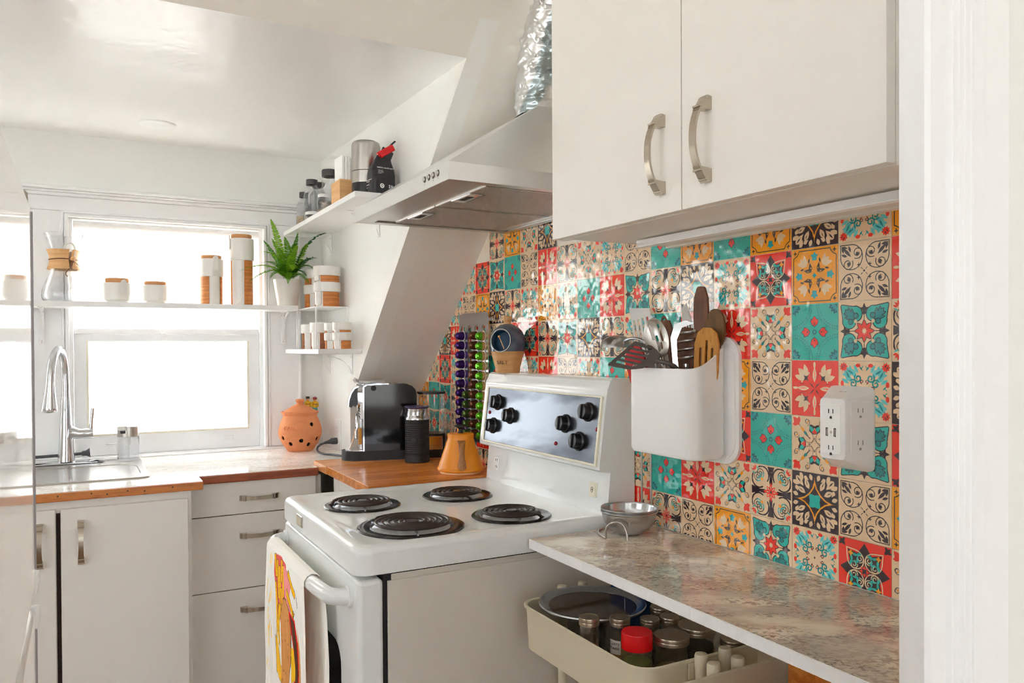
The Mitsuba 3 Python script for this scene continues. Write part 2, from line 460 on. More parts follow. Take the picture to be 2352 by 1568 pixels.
    # venetian blind outside the lower pane
    vb = numbered('venetian_blind')
    lab(vb, 'white venetian blind hanging behind the lower window pane' if i == 0 else 'white venetian blind behind the second window', 'window blind')
    z = h0 - .05
    k = 0
    sl_ = mikit.ply(xf(box((-.345, -.0125, -.0008), (.345, .0125, .0008)), np.array(T().rotate([1, 0, 0], 76).matrix)), 'slat_white', smooth=False)
    while z < h1 + .05:
        part(vb, 'slat', sl_, to_world=T().translate([cx, YW + .118, z]))
        z += .0205
    for lx in (-.12, .18):
        part(vb, 'ladder_tape', wbox(cx + lx, -.006, .006, YW + .106, YW + .1068, h0 - .01, h1 + .03), 'white_plastic')
# the rest of the house behind the camera: open room with windows
def wall_with(x0, x1, holes, thick, M, name, label):
    g = sbox(x0, 0, x1, 2.58)
    for h in holes:
        g = g.difference(sbox(*h))
    struct(name, xf(extrude(g, thick), M), 'paint_wall', label)
wall_with(BACK - .1, YK + .1, [(-2.9, .75, -.9, 2.25), (-.3, .9, 1.55, 2.2)], .1, basis((LEFT - .1, 0, 0), (0, 1, 0), (0, 0, 1), (1, 0, 0)), 'wall_far_left', 'white wall of the room to the left')
wall_with(LEFT - .1, RIGHT + .1, [(-1.7, .6, .1, 2.3), (.5, .6, 2.3, 2.3)], .1, basis((0, BACK, 0), (1, 0, 0), (0, 0, 1), (0, -1, 0)), 'wall_back', 'white wall of the room behind')
wall_with(BACK - .1, .70, [], .1, basis((RIGHT, 0, 0), (0, 1, 0), (0, 0, 1), (1, 0, 0)), 'wall_far_right', 'white wall of the room to the right')
# doorway on the right: stub of wall and fluted casing
struct('wall_doorway', box((.94, .533, 0), (RIGHT + .1, .64, 2.58)), 'paint_wall', 'white wall beside the doorway')
prof = [(.779, .552), (.779, .523), (.784, .519), (.7865, .519)]
x = .808
prof += [(x, .519), (x + .003, .5235)]
for k in range(4):
    prof += [(x + .006 + k * .011 + d * .011, .5235 - .0065 * math.sin(PI * d)) for d in (.05, .2, .35, .5, .65, .8, .95)]
prof += [(.858, .5235), (.861, .519), (.879, .519), (.882, .523), (.95, .5325), (.95, .56), (.81, .56), (.80, .552)]
struct('trim_1', extrude(Polygon(prof), 2.45), 'paint_trim', 'white fluted door casing at the right edge', 20)
# ---------------------------------------------------------------- patterned tiles
CR, BK, TE, TD, OR, RD, NV, PK = (226, 196, 160), (48, 34, 44), (28, 178, 166), (10, 134, 136), (240, 156, 22), (234, 50, 34), (16, 62, 88), (240, 120, 100)
def el(cx, cy, rx, ry, a=0.0):
    g = affinity.scale(Point(0, 0).buffer(1, quad_segs=5), rx, ry)
    return affinity.translate(affinity.rotate(g, a, origin=(0, 0)), cx, cy)
def pet(cx, cy, L, w, a):
    """pointed petal starting at (cx, cy), length L, width w, direction a degrees"""
    t = np.linspace(0, 1, 9)
    y = w / 2 * np.sin(PI * t) ** 0.9
    P = np.vstack([np.stack([t * L, y], 1), np.stack([t[::-1][1:-1] * L, -y[::-1][1:-1]], 1)])
    g = Polygon(P)
    return affinity.translate(affinity.rotate(g, a, origin=(0, 0)), cx, cy)
def dropg(cx, cy, L, w, a):
    """drop: round at the far end, pointed at the start"""
    t = np.linspace(0, 1, 12)
    y = w / 2 * (np.sin(PI * t ** 1.6)) ** 0.8
    P = np.vstack([np.stack([t * L, y], 1), np.stack([t[::-1][1:-1] * L, -y[::-1][1:-1]], 1)])
    return affinity.translate(affinity.rotate(Polygon(P).buffer(0), a, origin=(0, 0)), cx, cy)
def spir(cx, cy, r0, r1, a0, turns, w, n=22):
    t = np.linspace(0, 1, n)
    a = np.radians(a0) + turns * 2 * PI * t
    r = r0 + (r1 - r0) * t
    return LineString(np.stack([cx + r * np.cos(a), cy + r * np.sin(a)], 1)).buffer(w / 2, quad_segs=2)
def line(pts, w):
    return LineString(pts).buffer(w / 2, quad_segs=2)
def arc(cx, cy, r, a0, a1, w, n=14):
    a = np.radians(np.linspace(a0, a1, n))
    return LineString(np.stack([cx + r * np.cos(a), cy + r * np.sin(a)], 1)).buffer(w / 2, quad_segs=2)
def sym4(*g):
    u = unary_union(g)
    return unary_union([affinity.rotate(u, 90 * k, origin=(0, 0)) for k in range(4)])
def sym8(*g):
    """mirror in the axis, then four turns"""
    u = unary_union(g)
    return sym4(u, affinity.scale(u, 1, -1, origin=(0, 0)))
def star(n, r0, r1, a0=0):
    return Polygon([((r0, r1)[k % 2] * math.cos(math.radians(a0) + PI * k / n), (r0, r1)[k % 2] * math.sin(math.radians(a0) + PI * k / n)) for k in range(2 * n)])
SQ = sbox(-.5, -.5, .5, .5)
IN = sbox(-.478, -.478, .478, .478)
def cross_mark(cx, cy, s, a=45):
    return unary_union([pet(cx - s * math.cos(math.radians(b)), cy - s * math.sin(math.radians(b)), 2 * s, s * .5, b) for b in (a, a + 90)])

def p_scroll():
    q = Point(.245, .245).buffer(.222, quad_segs=10).union(Polygon([(.245, .465), (.468, .468), (.465, .245), (.245, .245)]))
    ring = q.difference(q.buffer(-.016))
    sp = [spir(.13, .315, .105, .035, -60, -1.35, .016), spir(.315, .13, .105, .035, 150, 1.35, .016), Point(.135, .30).buffer(.03), Point(.30, .135).buffer(.03)]
    lf = [pet(.25, .25, .22, .06, 45), pet(.32, .40, .13, .05, 15), pet(.40, .32, .13, .05, 75), pet(.26, .33, .12, .05, 70), pet(.33, .26, .12, .05, 20)]
    ctr = [Point(0, 0).buffer(.02), line([(.03, .03), (.06, .06)], .012), cross_mark(.105, .105, .045, 0)]
    return [(CR, SQ), (BK, sym4(ring, *sp, *lf, *ctr).intersection(IN))]
def p_orange():
    fr = IN.difference(sym4(Point(.5, .5).buffer(.15, quad_segs=8)))
    return [(OR, SQ), (BK, fr.buffer(-.012).difference(fr.buffer(-.028))), (BK, sym4(cross_mark(.425, .425, .05, 0))),
            (CR, sym4(pet(.17, .17, .2, .1, 45), pet(.2, .22, .16, .07, 80), pet(.22, .2, .16, .07, 10), pet(.19, .19, .11, .06, 100), pet(.19, .19, .11, .06, -10))),
            ((24, 160, 170), sym4(pet(0, .27, .15, .09, 90), pet(0, .33, .09, .05, 30), pet(0, .33, .09, .05, 150), pet(0, .27, .07, .05, 40), pet(0, .27, .07, .05, 140)).union(star(4, .05, .03))),
            (BK, sym8(dropg(.24, .10, .16, .07, 190).difference(Point(.135, .075).buffer(.016)), pet(.22, .13, .1, .035, -15), Point(.11, .10).buffer(.025)).union(sym4(cross_mark(.075, .075, .025, 0))))]
def p_reddark():
    st = star(8, .46, .30).union(star(4, .47, .28, 0)).buffer(.012).buffer(-.012)
    og = unary_union([Point(.17, .17).buffer(.155), Polygon([(.17, .33), (.345, .345), (.33, .17), (.17, .17)])])
    og4 = sym4(og)
    ln = og4.buffer(.012).difference(og4.buffer(-.008))
    sp = [spir(.085, .2, .075, .02, -80, -1.5, .016), spir(.2, .085, .075, .02, 170, 1.5, .016)]
    return [(RD, SQ), (BK, st.union(sym4(pet(.37, .37, .16, .07, 45), pet(.42, .42, .09, .05, 110), pet(.42, .42, .09, .05, -20)))), (CR, ln.union(sym4(*sp))),
            (TE, sym8(pet(.05, .285, .12, .05, -20), pet(.13, .24, .12, .05, 10), pet(.12, .12, .1, .04, 75), arc(.2, .085, .05, 20, 200, .014))),
            (OR, sym4(star(4, .06, .03, 45).__class__(affinity.translate(star(4, .06, .03, 0), .265, .265).exterior.coords))),
            (RD, star(8, .11, .06)), (BK, star(4, .07, .035, 45))]
def p_tealfloral():
    LT = (94, 196, 196)
    return [(CR, SQ), (LT, sym8(dropg(.2, .14, .2, .1, 35), pet(.26, .26, .17, .07, 60), pet(.26, .26, .17, .07, 85), pet(.12, .30, .16, .06, 60)).intersection(IN)),
            (TD, sym8(spir(.215, .12, .075, .02, 40, 1.3, .026), pet(.28, .2, .15, .035, 60), pet(.03, .34, .1, .03, 50), line([(.02, .42), (.05, .38), (.08, .40)], .012)).intersection(IN)),
            (RD, sym4(star(9, .085, .055).intersection(SQ).__class__(affinity.translate(star(9, .085, .055), .40, .40).exterior.coords), affinity.scale(Point(.12, .43).buffer(.048), 1, .7), affinity.scale(Point(-.12, .43).buffer(.048), 1, .7), pet(.05, .12, .05, .03, 60), pet(-.05, .12, .05, .03, 120))),
            (BK, sym8(spir(.045, .16, .04, .012, -90, 1.0, .014), pet(.37, .40, .07, .02, 45)).union(star(4, .03, .012))),
            (CR, sym4(Point(.215, .12).buffer(.018)))]
def p_tealdot():
    dots = []
    for r in (.455, .405):
        for a in np.linspace(3, 87, 15 if r > .43 else 13):
            dots.append(Point(.5 - r * math.cos(math.radians(a)), .5 - r * math.sin(math.radians(a))).buffer(.012, quad_segs=2))
    tul = [pet(0, .10, .18, .10, 90), pet(-.016, .11, .15, .075, 52), pet(.016, .11, .15, .075, 128)]
    lot = [pet(.475, .475, .17, .055, 225), pet(.47, .47, .17, .05, 197), pet(.47, .47, .17, .05, 253), pet(.46, .46, .13, .045, 175), pet(.46, .46, .13, .045, 275)]
    lu = unary_union(lot)
    T4 = sym4(*tul)
    return [((38, 176, 160), SQ), (NV, sym4(*dots)), (NV, sym4(lu.buffer(.006), ).intersection(IN)), ((38, 150, 156), sym4(*[l.buffer(-.008) for l in lot]).intersection(IN)),
            (NV, T4.buffer(.011)), (RD, T4), (NV, sym4(pet(0, .125, .05, .022, 90))), (NV, Point(0, 0).buffer(.045)), ((60, 170, 170), Point(0, 0).buffer(.03))]
def p_hearts():
    h = unary_union([Point(.17, .29).buffer(.13, quad_segs=8), Point(.29, .17).buffer(.13, quad_segs=8), Polygon([(.12, .40), (.455, .455), (.40, .12), (.2, .2)])]).buffer(-.02).buffer(.02)
    inn = [pet(.19, .19, .25, .1, 45), pet(.22, .22, .16, .05, 85), pet(.22, .22, .16, .05, 5), pet(.28, .28, .12, .045, 80), pet(.28, .28, .12, .045, 10), Point(.16, .26).buffer(.045), Point(.26, .16).buffer(.045)]
    iu = unary_union(inn)
    fl = [pet(0, .27, .2, .075, 90), pet(0, .36, .09, .045, 20), pet(0, .36, .09, .045, 160), Point(0, .31).buffer(.035), line([(0, .20), (0, .3)], .014)]
    s = unary_union([pet(0, 0, .19, .085, 45 * k) for k in range(8)])
    return [(CR, SQ), (BK, sym4(h.buffer(.012))), (TE, sym4(h.buffer(-.004))), (BK, sym4(iu.buffer(.01)).intersection(sym4(h))), (TD, sym4(iu.buffer(-.003)).intersection(sym4(h))), (CR, sym4(Point(.165, .165).buffer(.032))),
            (BK, sym4(*fl)), (BK, s.buffer(.008)), (RD, s.buffer(-.004)), (CR, star(8, .06, .03))]
def p_redpetal():
    return [(RD, SQ), (CR, sym4(pet(0, .11, .27, .085, 90), el(0, .42, .025, .06))),
            (CR, sym4(pet(.17, .17, .27, .13, 45), pet(.15, .2, .25, .1, 72), pet(.2, .15, .25, .1, 18), arc(0, 0, .30, 22, 68, .03))),
            ((190, 30, 30), sym8(pet(.06, .16, .22, .02, 80))), (BK, sym4(star(4, .075, .03, 0).__class__(affinity.translate(star(4, .075, .03, 45), .185, .185).exterior.coords), pet(0, 0, .16, .022, 45))),
            ((255, 130, 110), sym4(pet(0, .17, .17, .03, 90)))]
def p_vine():
    th = .0085
    return [(CR, SQ), (RD, sym4(pet(.33, .33, .2, .11, 45), pet(.36, .36, .13, .08, 100), pet(.36, .36, .13, .08, -10))),
            (BK, sym8(spir(.40, .16, .065, .02, 180, 1.2, th), arc(.0, .40, .30, -75, -25, th), arc(.16, .12, .13, 100, 240, th), line([(.1, .1), (.33, .33)], th), spir(.16, .42, .05, .015, -90, 1.1, th))),
            (BK, sym4(pet(0, .19, .19, .135, 62).buffer(.006), pet(0, .19, .19, .135, 118).buffer(.006))), (TE, sym4(pet(.005, .2, .18, .075, 52), pet(-.005, .2, .18, .075, 128))), (CR, sym4(el(0, .25, .03, .05))),
            (OR, sym4(el(.26, .26, .03, .055, -45), el(.40, .15, .018, .018), el(.15, .40, .018, .018))), (TD, sym4(pet(.16, .16, .1, .06, 45))),
            (RD, sym4(pet(0, .19, .1, .055, 90), pet(0, .2, .07, .04, 40), pet(0, .2, .07, .04, 140))), (BK, sym4(cross_mark(0, .115, .03, 0)))]
def p_blackstar():
    s4 = Polygon(np.array([p for k in range(4) for p in [(.45 * math.cos(PI / 2 * k), .45 * math.sin(PI / 2 * k)), *[((.455 * math.sqrt(2) * .5) * 0 + .5 * math.cos(PI / 2 * k) * 0 + (lambda a: (.62 * math.cos(PI / 2 * k + PI / 4) - .44 * math.cos(a), .62 * math.sin(PI / 2 * k + PI / 4) - .44 * math.sin(a)))(PI / 2 * k + PI / 4 + b)[0], (lambda a: .62 * math.sin(PI / 2 * k + PI / 4) - .44 * math.sin(a))(PI / 2 * k + PI / 4 + b)) for b in (.62, .3, 0, -.3, -.62)]]]))
    lf = [pet(.12, .2, .2, .1, 62), pet(.2, .12, .2, .1, 28), dropg(.24, .24, .24, .13, 45), pet(.06, .36, .13, .08, 70), pet(.36, .06, .13, .08, 20), pet(.26, .34, .18, .08, 70), pet(.34, .26, .18, .08, 20), dropg(.13, .36, .12, .075, 30), dropg(.36, .13, .12, .075, 60)]
    s4 = s4.buffer(0)
    return [(BK, SQ), (CR, sym4(*lf).intersection(IN)), (BK, sym4(pet(.3, .3, .14, .03, 45), pet(.15, .26, .1, .02, 62), pet(.26, .15, .1, .02, 28))), (BK, s4.buffer(.012)), (OR, s4), (BK, s4.buffer(-.028)), (CR, sym4(arc(0, 0, .2, 25, 65, .05)).intersection(s4.buffer(-.03))),
            (BK, sym4(pet(0, .17, .16, .07, 90)).intersection(s4.buffer(-.03))), (TE, sbox(-.105, -.105, .105, .105).difference(sym4(Point(.16, .0).buffer(.068))).buffer(.012))]
def p_darkscroll():
    hg = Polygon([(-.075, .478), (.075, .478), (.05, .40), (.022, .28), (.03, .16), (0, .12), (-.03, .16), (-.022, .28), (-.05, .40)]).buffer(.008)
    th = [arc(.22, .30, .17, 60, 215, .03), arc(.30, .22, .17, 30, -125, .03), spir(.27, .33, .10, .02, 200, -1.6, .016), spir(.33, .27, .10, .02, 250, 1.6, .016)]
    fl = unary_union([pet(0, 0, .19 if k % 2 == 0 else .15, .07, 45 * k) for k in range(8)])
    return [(CR, SQ), (BK, sym4(hg, *th).intersection(IN)), ((60, 180, 180), sym8(spir(.23, .30, .06, .02, 120, 1.0, .022), pet(.30, .37, .12, .03, 60))), (OR, sym4(affinity.rotate(affinity.translate(sbox(-.03, -.03, .03, .03), .225, .225), 20, origin=(.225, .225)))),
            (RD, sym4(pet(.37, .40, .09, .04, 70), pet(.40, .37, .09, .04, 20), pet(.38, .38, .1, .04, 45))), (RD, fl), (CR, unary_union([pet(.04 * math.cos(PI / 4 * k), .04 * math.sin(PI / 4 * k), .09, .022, 45 * k) for k in range(8)])), (BK, Point(0, 0).buffer(.022))]
PAT = dict(A=p_scroll, B=p_orange, C=p_reddark, D=p_tealfloral, E=p_tealdot, F=p_hearts, G=p_redpetal, H=p_vine, I=p_blackstar, J=p_darkscroll)
PAT = {k: f() for k, f in PAT.items()}
TS, TH = 0.108, 0.10662
TY0, TZ0 = 1.30569, 1.50554
GAP = 0.0009
# column (0 = first left of the outlet's neighbour, growing towards the doorway), rows downwards
GRID = {
 -3: {}, 
 -2: {-10: 'J', -9: 'B', -8: 'H', -7: 'I'},
 -1: {-12: 'D', -11: 'C', -10: 'F', -9: 'E', -8: 'A', -7: 'G', -6: 'J', -5: 'H', -4: 'D', -3: 'A', -2: 'E', -1: 'B', 0: 'E', 1: 'B', 2: 'I', 3: 'D', 4: 'B'},
 0: {-13: 'D', -12: 'A', -11: 'B', -10: 'I', -9: 'J', -8: 'D', -7: 'B', -6: 'D', -5: 'E', -4: 'G', -3: 'F', -2: 'J', -1: 'I', 0: 'D', 1: 'C', 2: 'B', 3: 'A', 4: 'G'},
 1: {-14: 'I', -13: 'G', -12: 'F', -11: 'D', -10: 'A', -9: 'G', -8: 'C', -7: 'J', -6: 'F', -5: 'I', -4: 'J', -3: 'D', -2: 'E', -1: 'C', 0: 'G', 1: 'H', 2: 'E', 3: 'F', 4: 'J'},
 2: {-15: 'H', -14: 'C', -13: 'D', -12: 'B', -11: 'I', -10: 'E', -9: 'F', -8: 'D', -7: 'G', -6: 'A', -5: 'D', -4: 'E', -3: 'B', -2: 'J', -1: 'F', 0: 'B', 1: 'A', 2: 'G', 3: 'D', 4: 'I'},
 3: {-16: 'B', -15: 'E', -14: 'F', -13: 'J', -12: 'H', -11: 'C', -10: 'A', -2: 'I', -1: 'D', 0: 'C', 1: 'E', 2: 'H', 3: 'F', 4: 'C'},
 4: {-16: 'D', -15: 'F', -14: 'D', -13: 'A', -12: 'E', -11: 'G', -10: 'B', -3: 'H', -2: 'E', -1: 'G', 0: 'H', 1: 'J', 2: 'I', 3: 'A', 4: 'B'},
 5: {-11: 'J', -10: 'H', -3: 'G', -2: 'J', -1: 'A', 0: 'B', 1: 'F', 2: 'D', 3: 'C', 4: 'H'},
}
def tile_bump(p, n, uv):
    return noise(p.y * 26, p.z * 26, 3.0) + 0.45 * noise(p.y * 70, p.z * 70, 8.0) + 0.3 * fbm(p.y * 9, p.z * 9, 1.0, 2)
scene['tile_glaze'] = {'type': 'bumpmap', 'scale': 0.0011, 'tex': proc(tile_bump),
                       'bsdf': {'type': 'principled', 'base_color': VCOL, 'roughness': 0.07, 'specular': 1.0}}
scene['tile_glaze'] = {'type': 'twosided', 'bsdf': scene['tile_glaze']}
# local tile frame: a along -y (to the right as seen), b up, normal -x
def tile_mesh(kind, clip=None):
    hw, hh = (TS - GAP) / 2, (TH - GAP) / 2
    L = [(c, affinity.scale(g, 2 * hw, 2 * hh, origin=(0, 0))) for c, g in PAT[kind]]
    if clip is not None:
        L = [(c, g.intersection(clip)) for c, g in L]
        L = [(c, g) for c, g in L if not g.is_empty]
        if not L:
            return None
    v, f, c = flat_print(L, .0024)
    body = sbox(-hw, -hh, hw, hh) if clip is None else sbox(-hw, -hh, hw, hh).intersection(clip)
    body = max(geoms(body), key=lambda q: q.area)
    ring = np.array(body.exterior.coords)[:-1]
    if body.exterior.is_ccw is False:
        ring = ring[::-1]
    n = len(ring)
    sv = np.vstack([np.column_stack([ring, np.full(n, .0024)]), np.column_stack([ring * 1.0, np.full(n, 0.0)])])
    i = np.arange(n); j = (i + 1) % n
    sf = np.vstack([np.stack([i, i + n, j], 1), np.stack([j, i + n, j + n], 1)])
    V, F, C = np.vstack([v, sv]), np.vstack([f, sf + len(v)]), np.vstack([c, np.tile(lin((232, 220, 204)), (len(sv), 1))])
    M = basis((0, 0, 0), (0, -1, 0), (0, 0, 1), (-1, 0, 0))
    V = V @ M[:3, :3].T
    return mikit.ply((V, F), 'tile_glaze', smooth=False, color=C)
FULL = {}
for r, row in GRID.items():
    for c_, kind in sorted(row.items()):
        yc, zc = TY0 - (c_ + .5) * TS, TZ0 - (r + .5) * TH
        corner = [(yc + a * TS / 2, zc + b * TH / 2) for a in (-1, 1) for b in (-1, 1)]
        cl = None
        if any(y > slope_y(z) - .003 for y, z in corner) or zc - TH / 2 < .886:
            # clip against the roof slope and the worktop, in local coordinates
            reg = Polygon([(-2, .888 if c_ > -9 else .5), (2, .888 if c_ > -9 else .5), (YK - .002, .888 if c_ > -9 else .5), (YK - .002, 1.10), (slope_y(2.4) - .004, 2.4), (-2, 2.4)]) if c_ > -9 else Polygon([(-2, .5), (YK - .002, .5), (YK - .002, 1.10), (slope_y(2.4) - .004, 2.4), (-2, 2.4)])
            cl = Polygon([(-(y - yc), z - zc) for y, z in reg.exterior.coords]).buffer(0)
            if sbox(-TS / 2, -TH / 2, TS / 2, TH / 2).intersection(cl).area < 2e-4:
                continue
            d = tile_mesh(kind, cl)
        else:
            d = FULL.setdefault(kind, None) or tile_mesh(kind)
            FULL[kind] = d
        if d is not None:
            part('wall_tiled', 'tile', d, to_world=T().translate([W + .0024, yc, zc]))
# ---------------------------------------------------------------- stove
SX0, SY0, SY1, SZ = 0.487, 1.567, 2.248, 0.908     # front, right side, left side, height of the cooktop
stove = thing('stove', 'white electric coil-top kitchen stove with a silver control panel', 'stove')
# cooktop: shallow tray with a raised rounded rim
rim = [rect(0.69, SY1 - SY0, .022, 8)]
def rr(inset, z, r):
    return ring2(affinity.translate(rect(0.69 - 2 * inset, SY1 - SY0 - 2 * inset, max(r, .004), 8), SX0 + .345, (SY0 + SY1) / 2), z, 160)
top = loft([rr(.012, .848, .02), rr(.0, .850, .03), rr(0, .893, .03), rr(.003, .902, .03), rr(.010, .9075, .028), rr(.022, .9085, .024), rr(.034, .9065, .02), rr(.05, .9035, .016), rr(.06, .903, .014)])
part(stove, 'cooktop', top, 'enamel', 50)
BURN = [(.939, 2.415, .174), (.900, 2.811, .139), (1.284, 2.810, .137), (1.292, 2.384, .138)]
ZB = .9035
def burner(x, y, R, turns, a0):
    b = numbered(stove + '__burner')
    scene[b] = mikit.ply(lathe([(R * .60, -.012), (R * .74, .000), (R * .80, .003), (R * .97, .0035), (R, .001), (R, -.0005)], 56, x, y, ZB + .0006), 'drip_pan', smooth=40)
    lab(b, 'black drip pan ring')
    part(b, 'drip_bowl', lathe([(.004, -.018), (R * .45, -.017), (R * .62, -.011), (R * .76, .001)], 40, x, y, ZB), 'black_matte', 40)
    r1, r0 = R * .755, R * .20
    n = 26 * turns
    t = np.linspace(0, 1, n)
    a = a0 + t * turns * 2 * PI
    r = r0 + (r1 - r0) * t
    pts = np.stack([x + r * np.cos(a), y + r * np.sin(a), np.full(n, ZB + .0125)], 1)
    cr = (r1 - r0) / turns * .31
    ext = np.array([[x + (r1 + .004) * math.cos(a[-1] + .12), y + (r1 + .004) * math.sin(a[-1] + .12), ZB + .006], [x + (r1 + .02) * math.cos(a[-1] + .2), y + (r1 + .02) * math.sin(a[-1] + .2), ZB - .004]])
    part(b, 'coil', tube(np.vstack([pts, ext]), cr, 8, up=(0, 0, 1), squash=.8), 'coil', 50, 'dark heating coil')
    part(b, 'hub', lathe([(.001, .0), (r0 * .72, .0), (r0 * .72, .013), (r0 * .66, .0145), (.001, .015)], 28, x, y, ZB), 'coil', 40)
    part(b, 'support', cat(*[xf(box((r0 * .5, -.0016, .0), (R * .80, .0016, .0055)), mov(x, y, ZB + .001, q)) for q in (.3, .3 + 2 * PI / 3, .3 + 4 * PI / 3)]), 'steel_soft', False)
s_ = .108 / .15
burner(.939 * s_ - .006, 2.415 * s_ - .012, .174 * s_, 5, 2.2)
burner(.900 * s_, 2.811 * s_, .139 * s_, 4, 2.6)
burner(1.284 * s_, 2.810 * s_, .137 * s_, 4, 4.6)
burner(1.292 * s_, 2.384 * s_, .138 * s_, 4, 5.2)
# body: side panels, recessed gap, front door
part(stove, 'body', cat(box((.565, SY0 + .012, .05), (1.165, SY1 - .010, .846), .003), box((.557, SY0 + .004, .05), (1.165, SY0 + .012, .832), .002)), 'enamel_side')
part(stove, 'gap', cat(box((.549, SY0 + .014, .06), (.566, SY1 - .012, .845)), box((.556, SY0 + .0125, .80), (1.12, SY0 + .03, .8485))), 'black_gap', False)
DX0, DX1 = .492, .548
dprof = rect(SY1 - SY0 - .008, .61, .012)
door = rbox((DX0, SY0 + .004, .235), (DX1, SY1 - .006, .839), .011, 3)
od = numbered(stove + '__oven_door')
wv = affinity.translate(rect(.42, .30, .05, 8), 0, 0)
door = cut(door, xf(extrude(wv, .03), basis((DX0 - .004, 1.905, .52), (0, -1, 0), (0, 0, 1), (-1, 0, 0)) @ mov(0, 0, -.026)))
scene[od] = mikit.ply(door, 'enamel', smooth=35)
lab(od, 'white oven door with a dark window')
part(od, 'oven_window', xf(extrude(affinity.translate(rect(.418, .298, .049, 8), 0, 0), .004), basis((DX0 + .010, 1.905, .52), (0, -1, 0), (0, 0, 1), (-1, 0, 0))), 'black_gloss', False)
yh0, yh1, zh = 1.622, 2.205, .798
hx = .446
hp = smoothpath([(.493, yh0, zh), (.475, yh0 + .003, zh), (.458, yh0 + .014, zh), (hx + .004, yh0 + .045, zh), (hx, yh0 + .09, zh), (hx, (yh0 + yh1) / 2, zh), (hx, yh1 - .09, zh), (hx + .004, yh1 - .045, zh), (.458, yh1 - .014, zh), (.475, yh1 - .003, zh), (.493, yh1, zh)], 60)
part(od, 'handle', tube(hp, .0155, 14, up=(0, 0, 1), squash=1.15), 'enamel', 60)
for y in (yh0, yh1):
    part(od, 'handle_collar', xf(lathe([(.001, 0), (.0205, 0), (.0205, .007), (.001, .007)], 24), basis((.4915, y, zh), (0, 1, 0), (0, 0, 1), (-1, 0, 0)) @ np.diag([1, 1.12, 1, 1])), 'enamel')
part(stove, 'drawer_front', box((.494, SY0 + .004, .08), (.546, SY1 - .006, .228), .006), 'enamel')
# badge
bd = numbered(stove + '__badge')
scene[bd] = mikit.ply(box((SX0 - .0035, 2.010, .864), (SX0 + .001, 2.066, .892), .002), 'brushed', smooth=30)
lab(bd, 'small framed badge')
part(bd, 'badge_plate', box((SX0 - .0042, 2.015, .868), (SX0 - .003, 2.061, .888)), 'cream_metal', False)
# backguard
bgp = Polygon([(1.2095, .846), (1.2095, 1.236), (1.2, 1.2415), (1.146, 1.2415), (1.1375, 1.236), (1.134, 1.226), (1.128, 1.215), (1.1255, 1.200), (1.1035, 1.026), (1.1045, 1.018), (1.112, 1.0135), (1.136, 1.010), (1.1255, .9035), (1.1245, .846)])
bg = numbered(stove + '__backguard')
yb0, yb1 = SY0 + .018, SY1 - .004
scene[bg] = mikit.ply(xf(extrude(bgp, yb1 - yb0), basis((0, yb1, 0), (1, 0, 0), (0, 0, 1), (0, -1, 0))), 'enamel', smooth=30)
lab(bg, 'white backguard behind the burners')
# silver control panel on its sloping face
pe = np.array([1.1255 - 1.1035, 0, 1.200 - 1.026]); pe /= np.linalg.norm(pe)
pn = np.cross(pe, [0, -1, 0]); pn = pn if pn[0] < 0 else -pn
p0 = np.array([1.1042, 1.907, 1.030])
PB = basis(p0, (0, -1, 0), pe, pn)
def panel_noise(p, n, uv):
    return mix(mi.Color3f(.085, .095, .115), mi.Color3f(.19, .21, .24), smoothstep(.35, .65, fbm(p.y * 5 + p.z * 7, p.z * 14, 0, 4)))
scene['panel_silver'] = {'type': 'twosided', 'bsdf': {'type': 'principled', 'base_color': proc(panel_noise), 'metallic': 1.0, 'roughness': .2}}
part(bg, 'control_panel', xf(box((-.304, .002, .0003), (.304, .165, .003)), PB), 'panel_silver', False, 'brushed silver control panel')
part(bg, 'panel_trim', cat(*[xf(b, PB) for b in (box((-.31, -.004, .0), (.31, .0025, .006), .0015), box((-.31, .1645, .0), (.31, .169, .006), .0015), box((-.312, -.004, .0), (-.3035, .169, .006), .0015), box((.3035, -.004, .0), (.312, .169, .006), .0015))]), 'ivory_plastic')
def knob(y, z):
    v = (z - p0[2]) / pe[2]
    B = PB @ mov(p0[1] - y, v, .003)
    k = numbered(bg + '__knob')
    scene[k] = mikit.ply(xf(lathe([(.0005, 0), (.0245, 0), (.0245, .003), (.0205, .006), (.019, .020), (.0175, .0225), (.0005, .023)], 32), B), 'black_plastic', smooth=35)
    lab(k, 'round black knob')
    grip = cat(box((-.0032, -.0172, .022), (.0032, .0172, .0272), .0012), box((-.0008, .004, .0270), (.0008, .0170, .0276)))
    # part of a part of a part would be a fourth level: the grip bar belongs to the knob mesh
    scene[k] = mikit.ply(cat(xf(lathe([(.0005, 0), (.0245, 0), (.0245, .003), (.0205, .006), (.019, .020), (.0175, .0225), (.0005, .023)], 32), B), xf(grip, B)), 'black_plastic', smooth=35)
s2 = 1.0
for y, z in ((2.142, 1.152), (2.055, 1.117), (2.158, 1.080), (1.652, 1.156), (1.752, 1.119), (1.680, 1.080)):
    knob(y, z)
for y, z in ((2.190, 1.118), (1.607, 1.116), (1.790, 1.063)):
    v = (z - p0[2]) / pe[2]
    part(bg, 'indicator_light', xf(lathe([(.0005, 0), (.0055, 0), (.005, .002), (.003, .0045), (.0005, .005)], 14), PB @ mov(p0[1] - y, v, .003)), 'red_knob', label='small red indicator light')
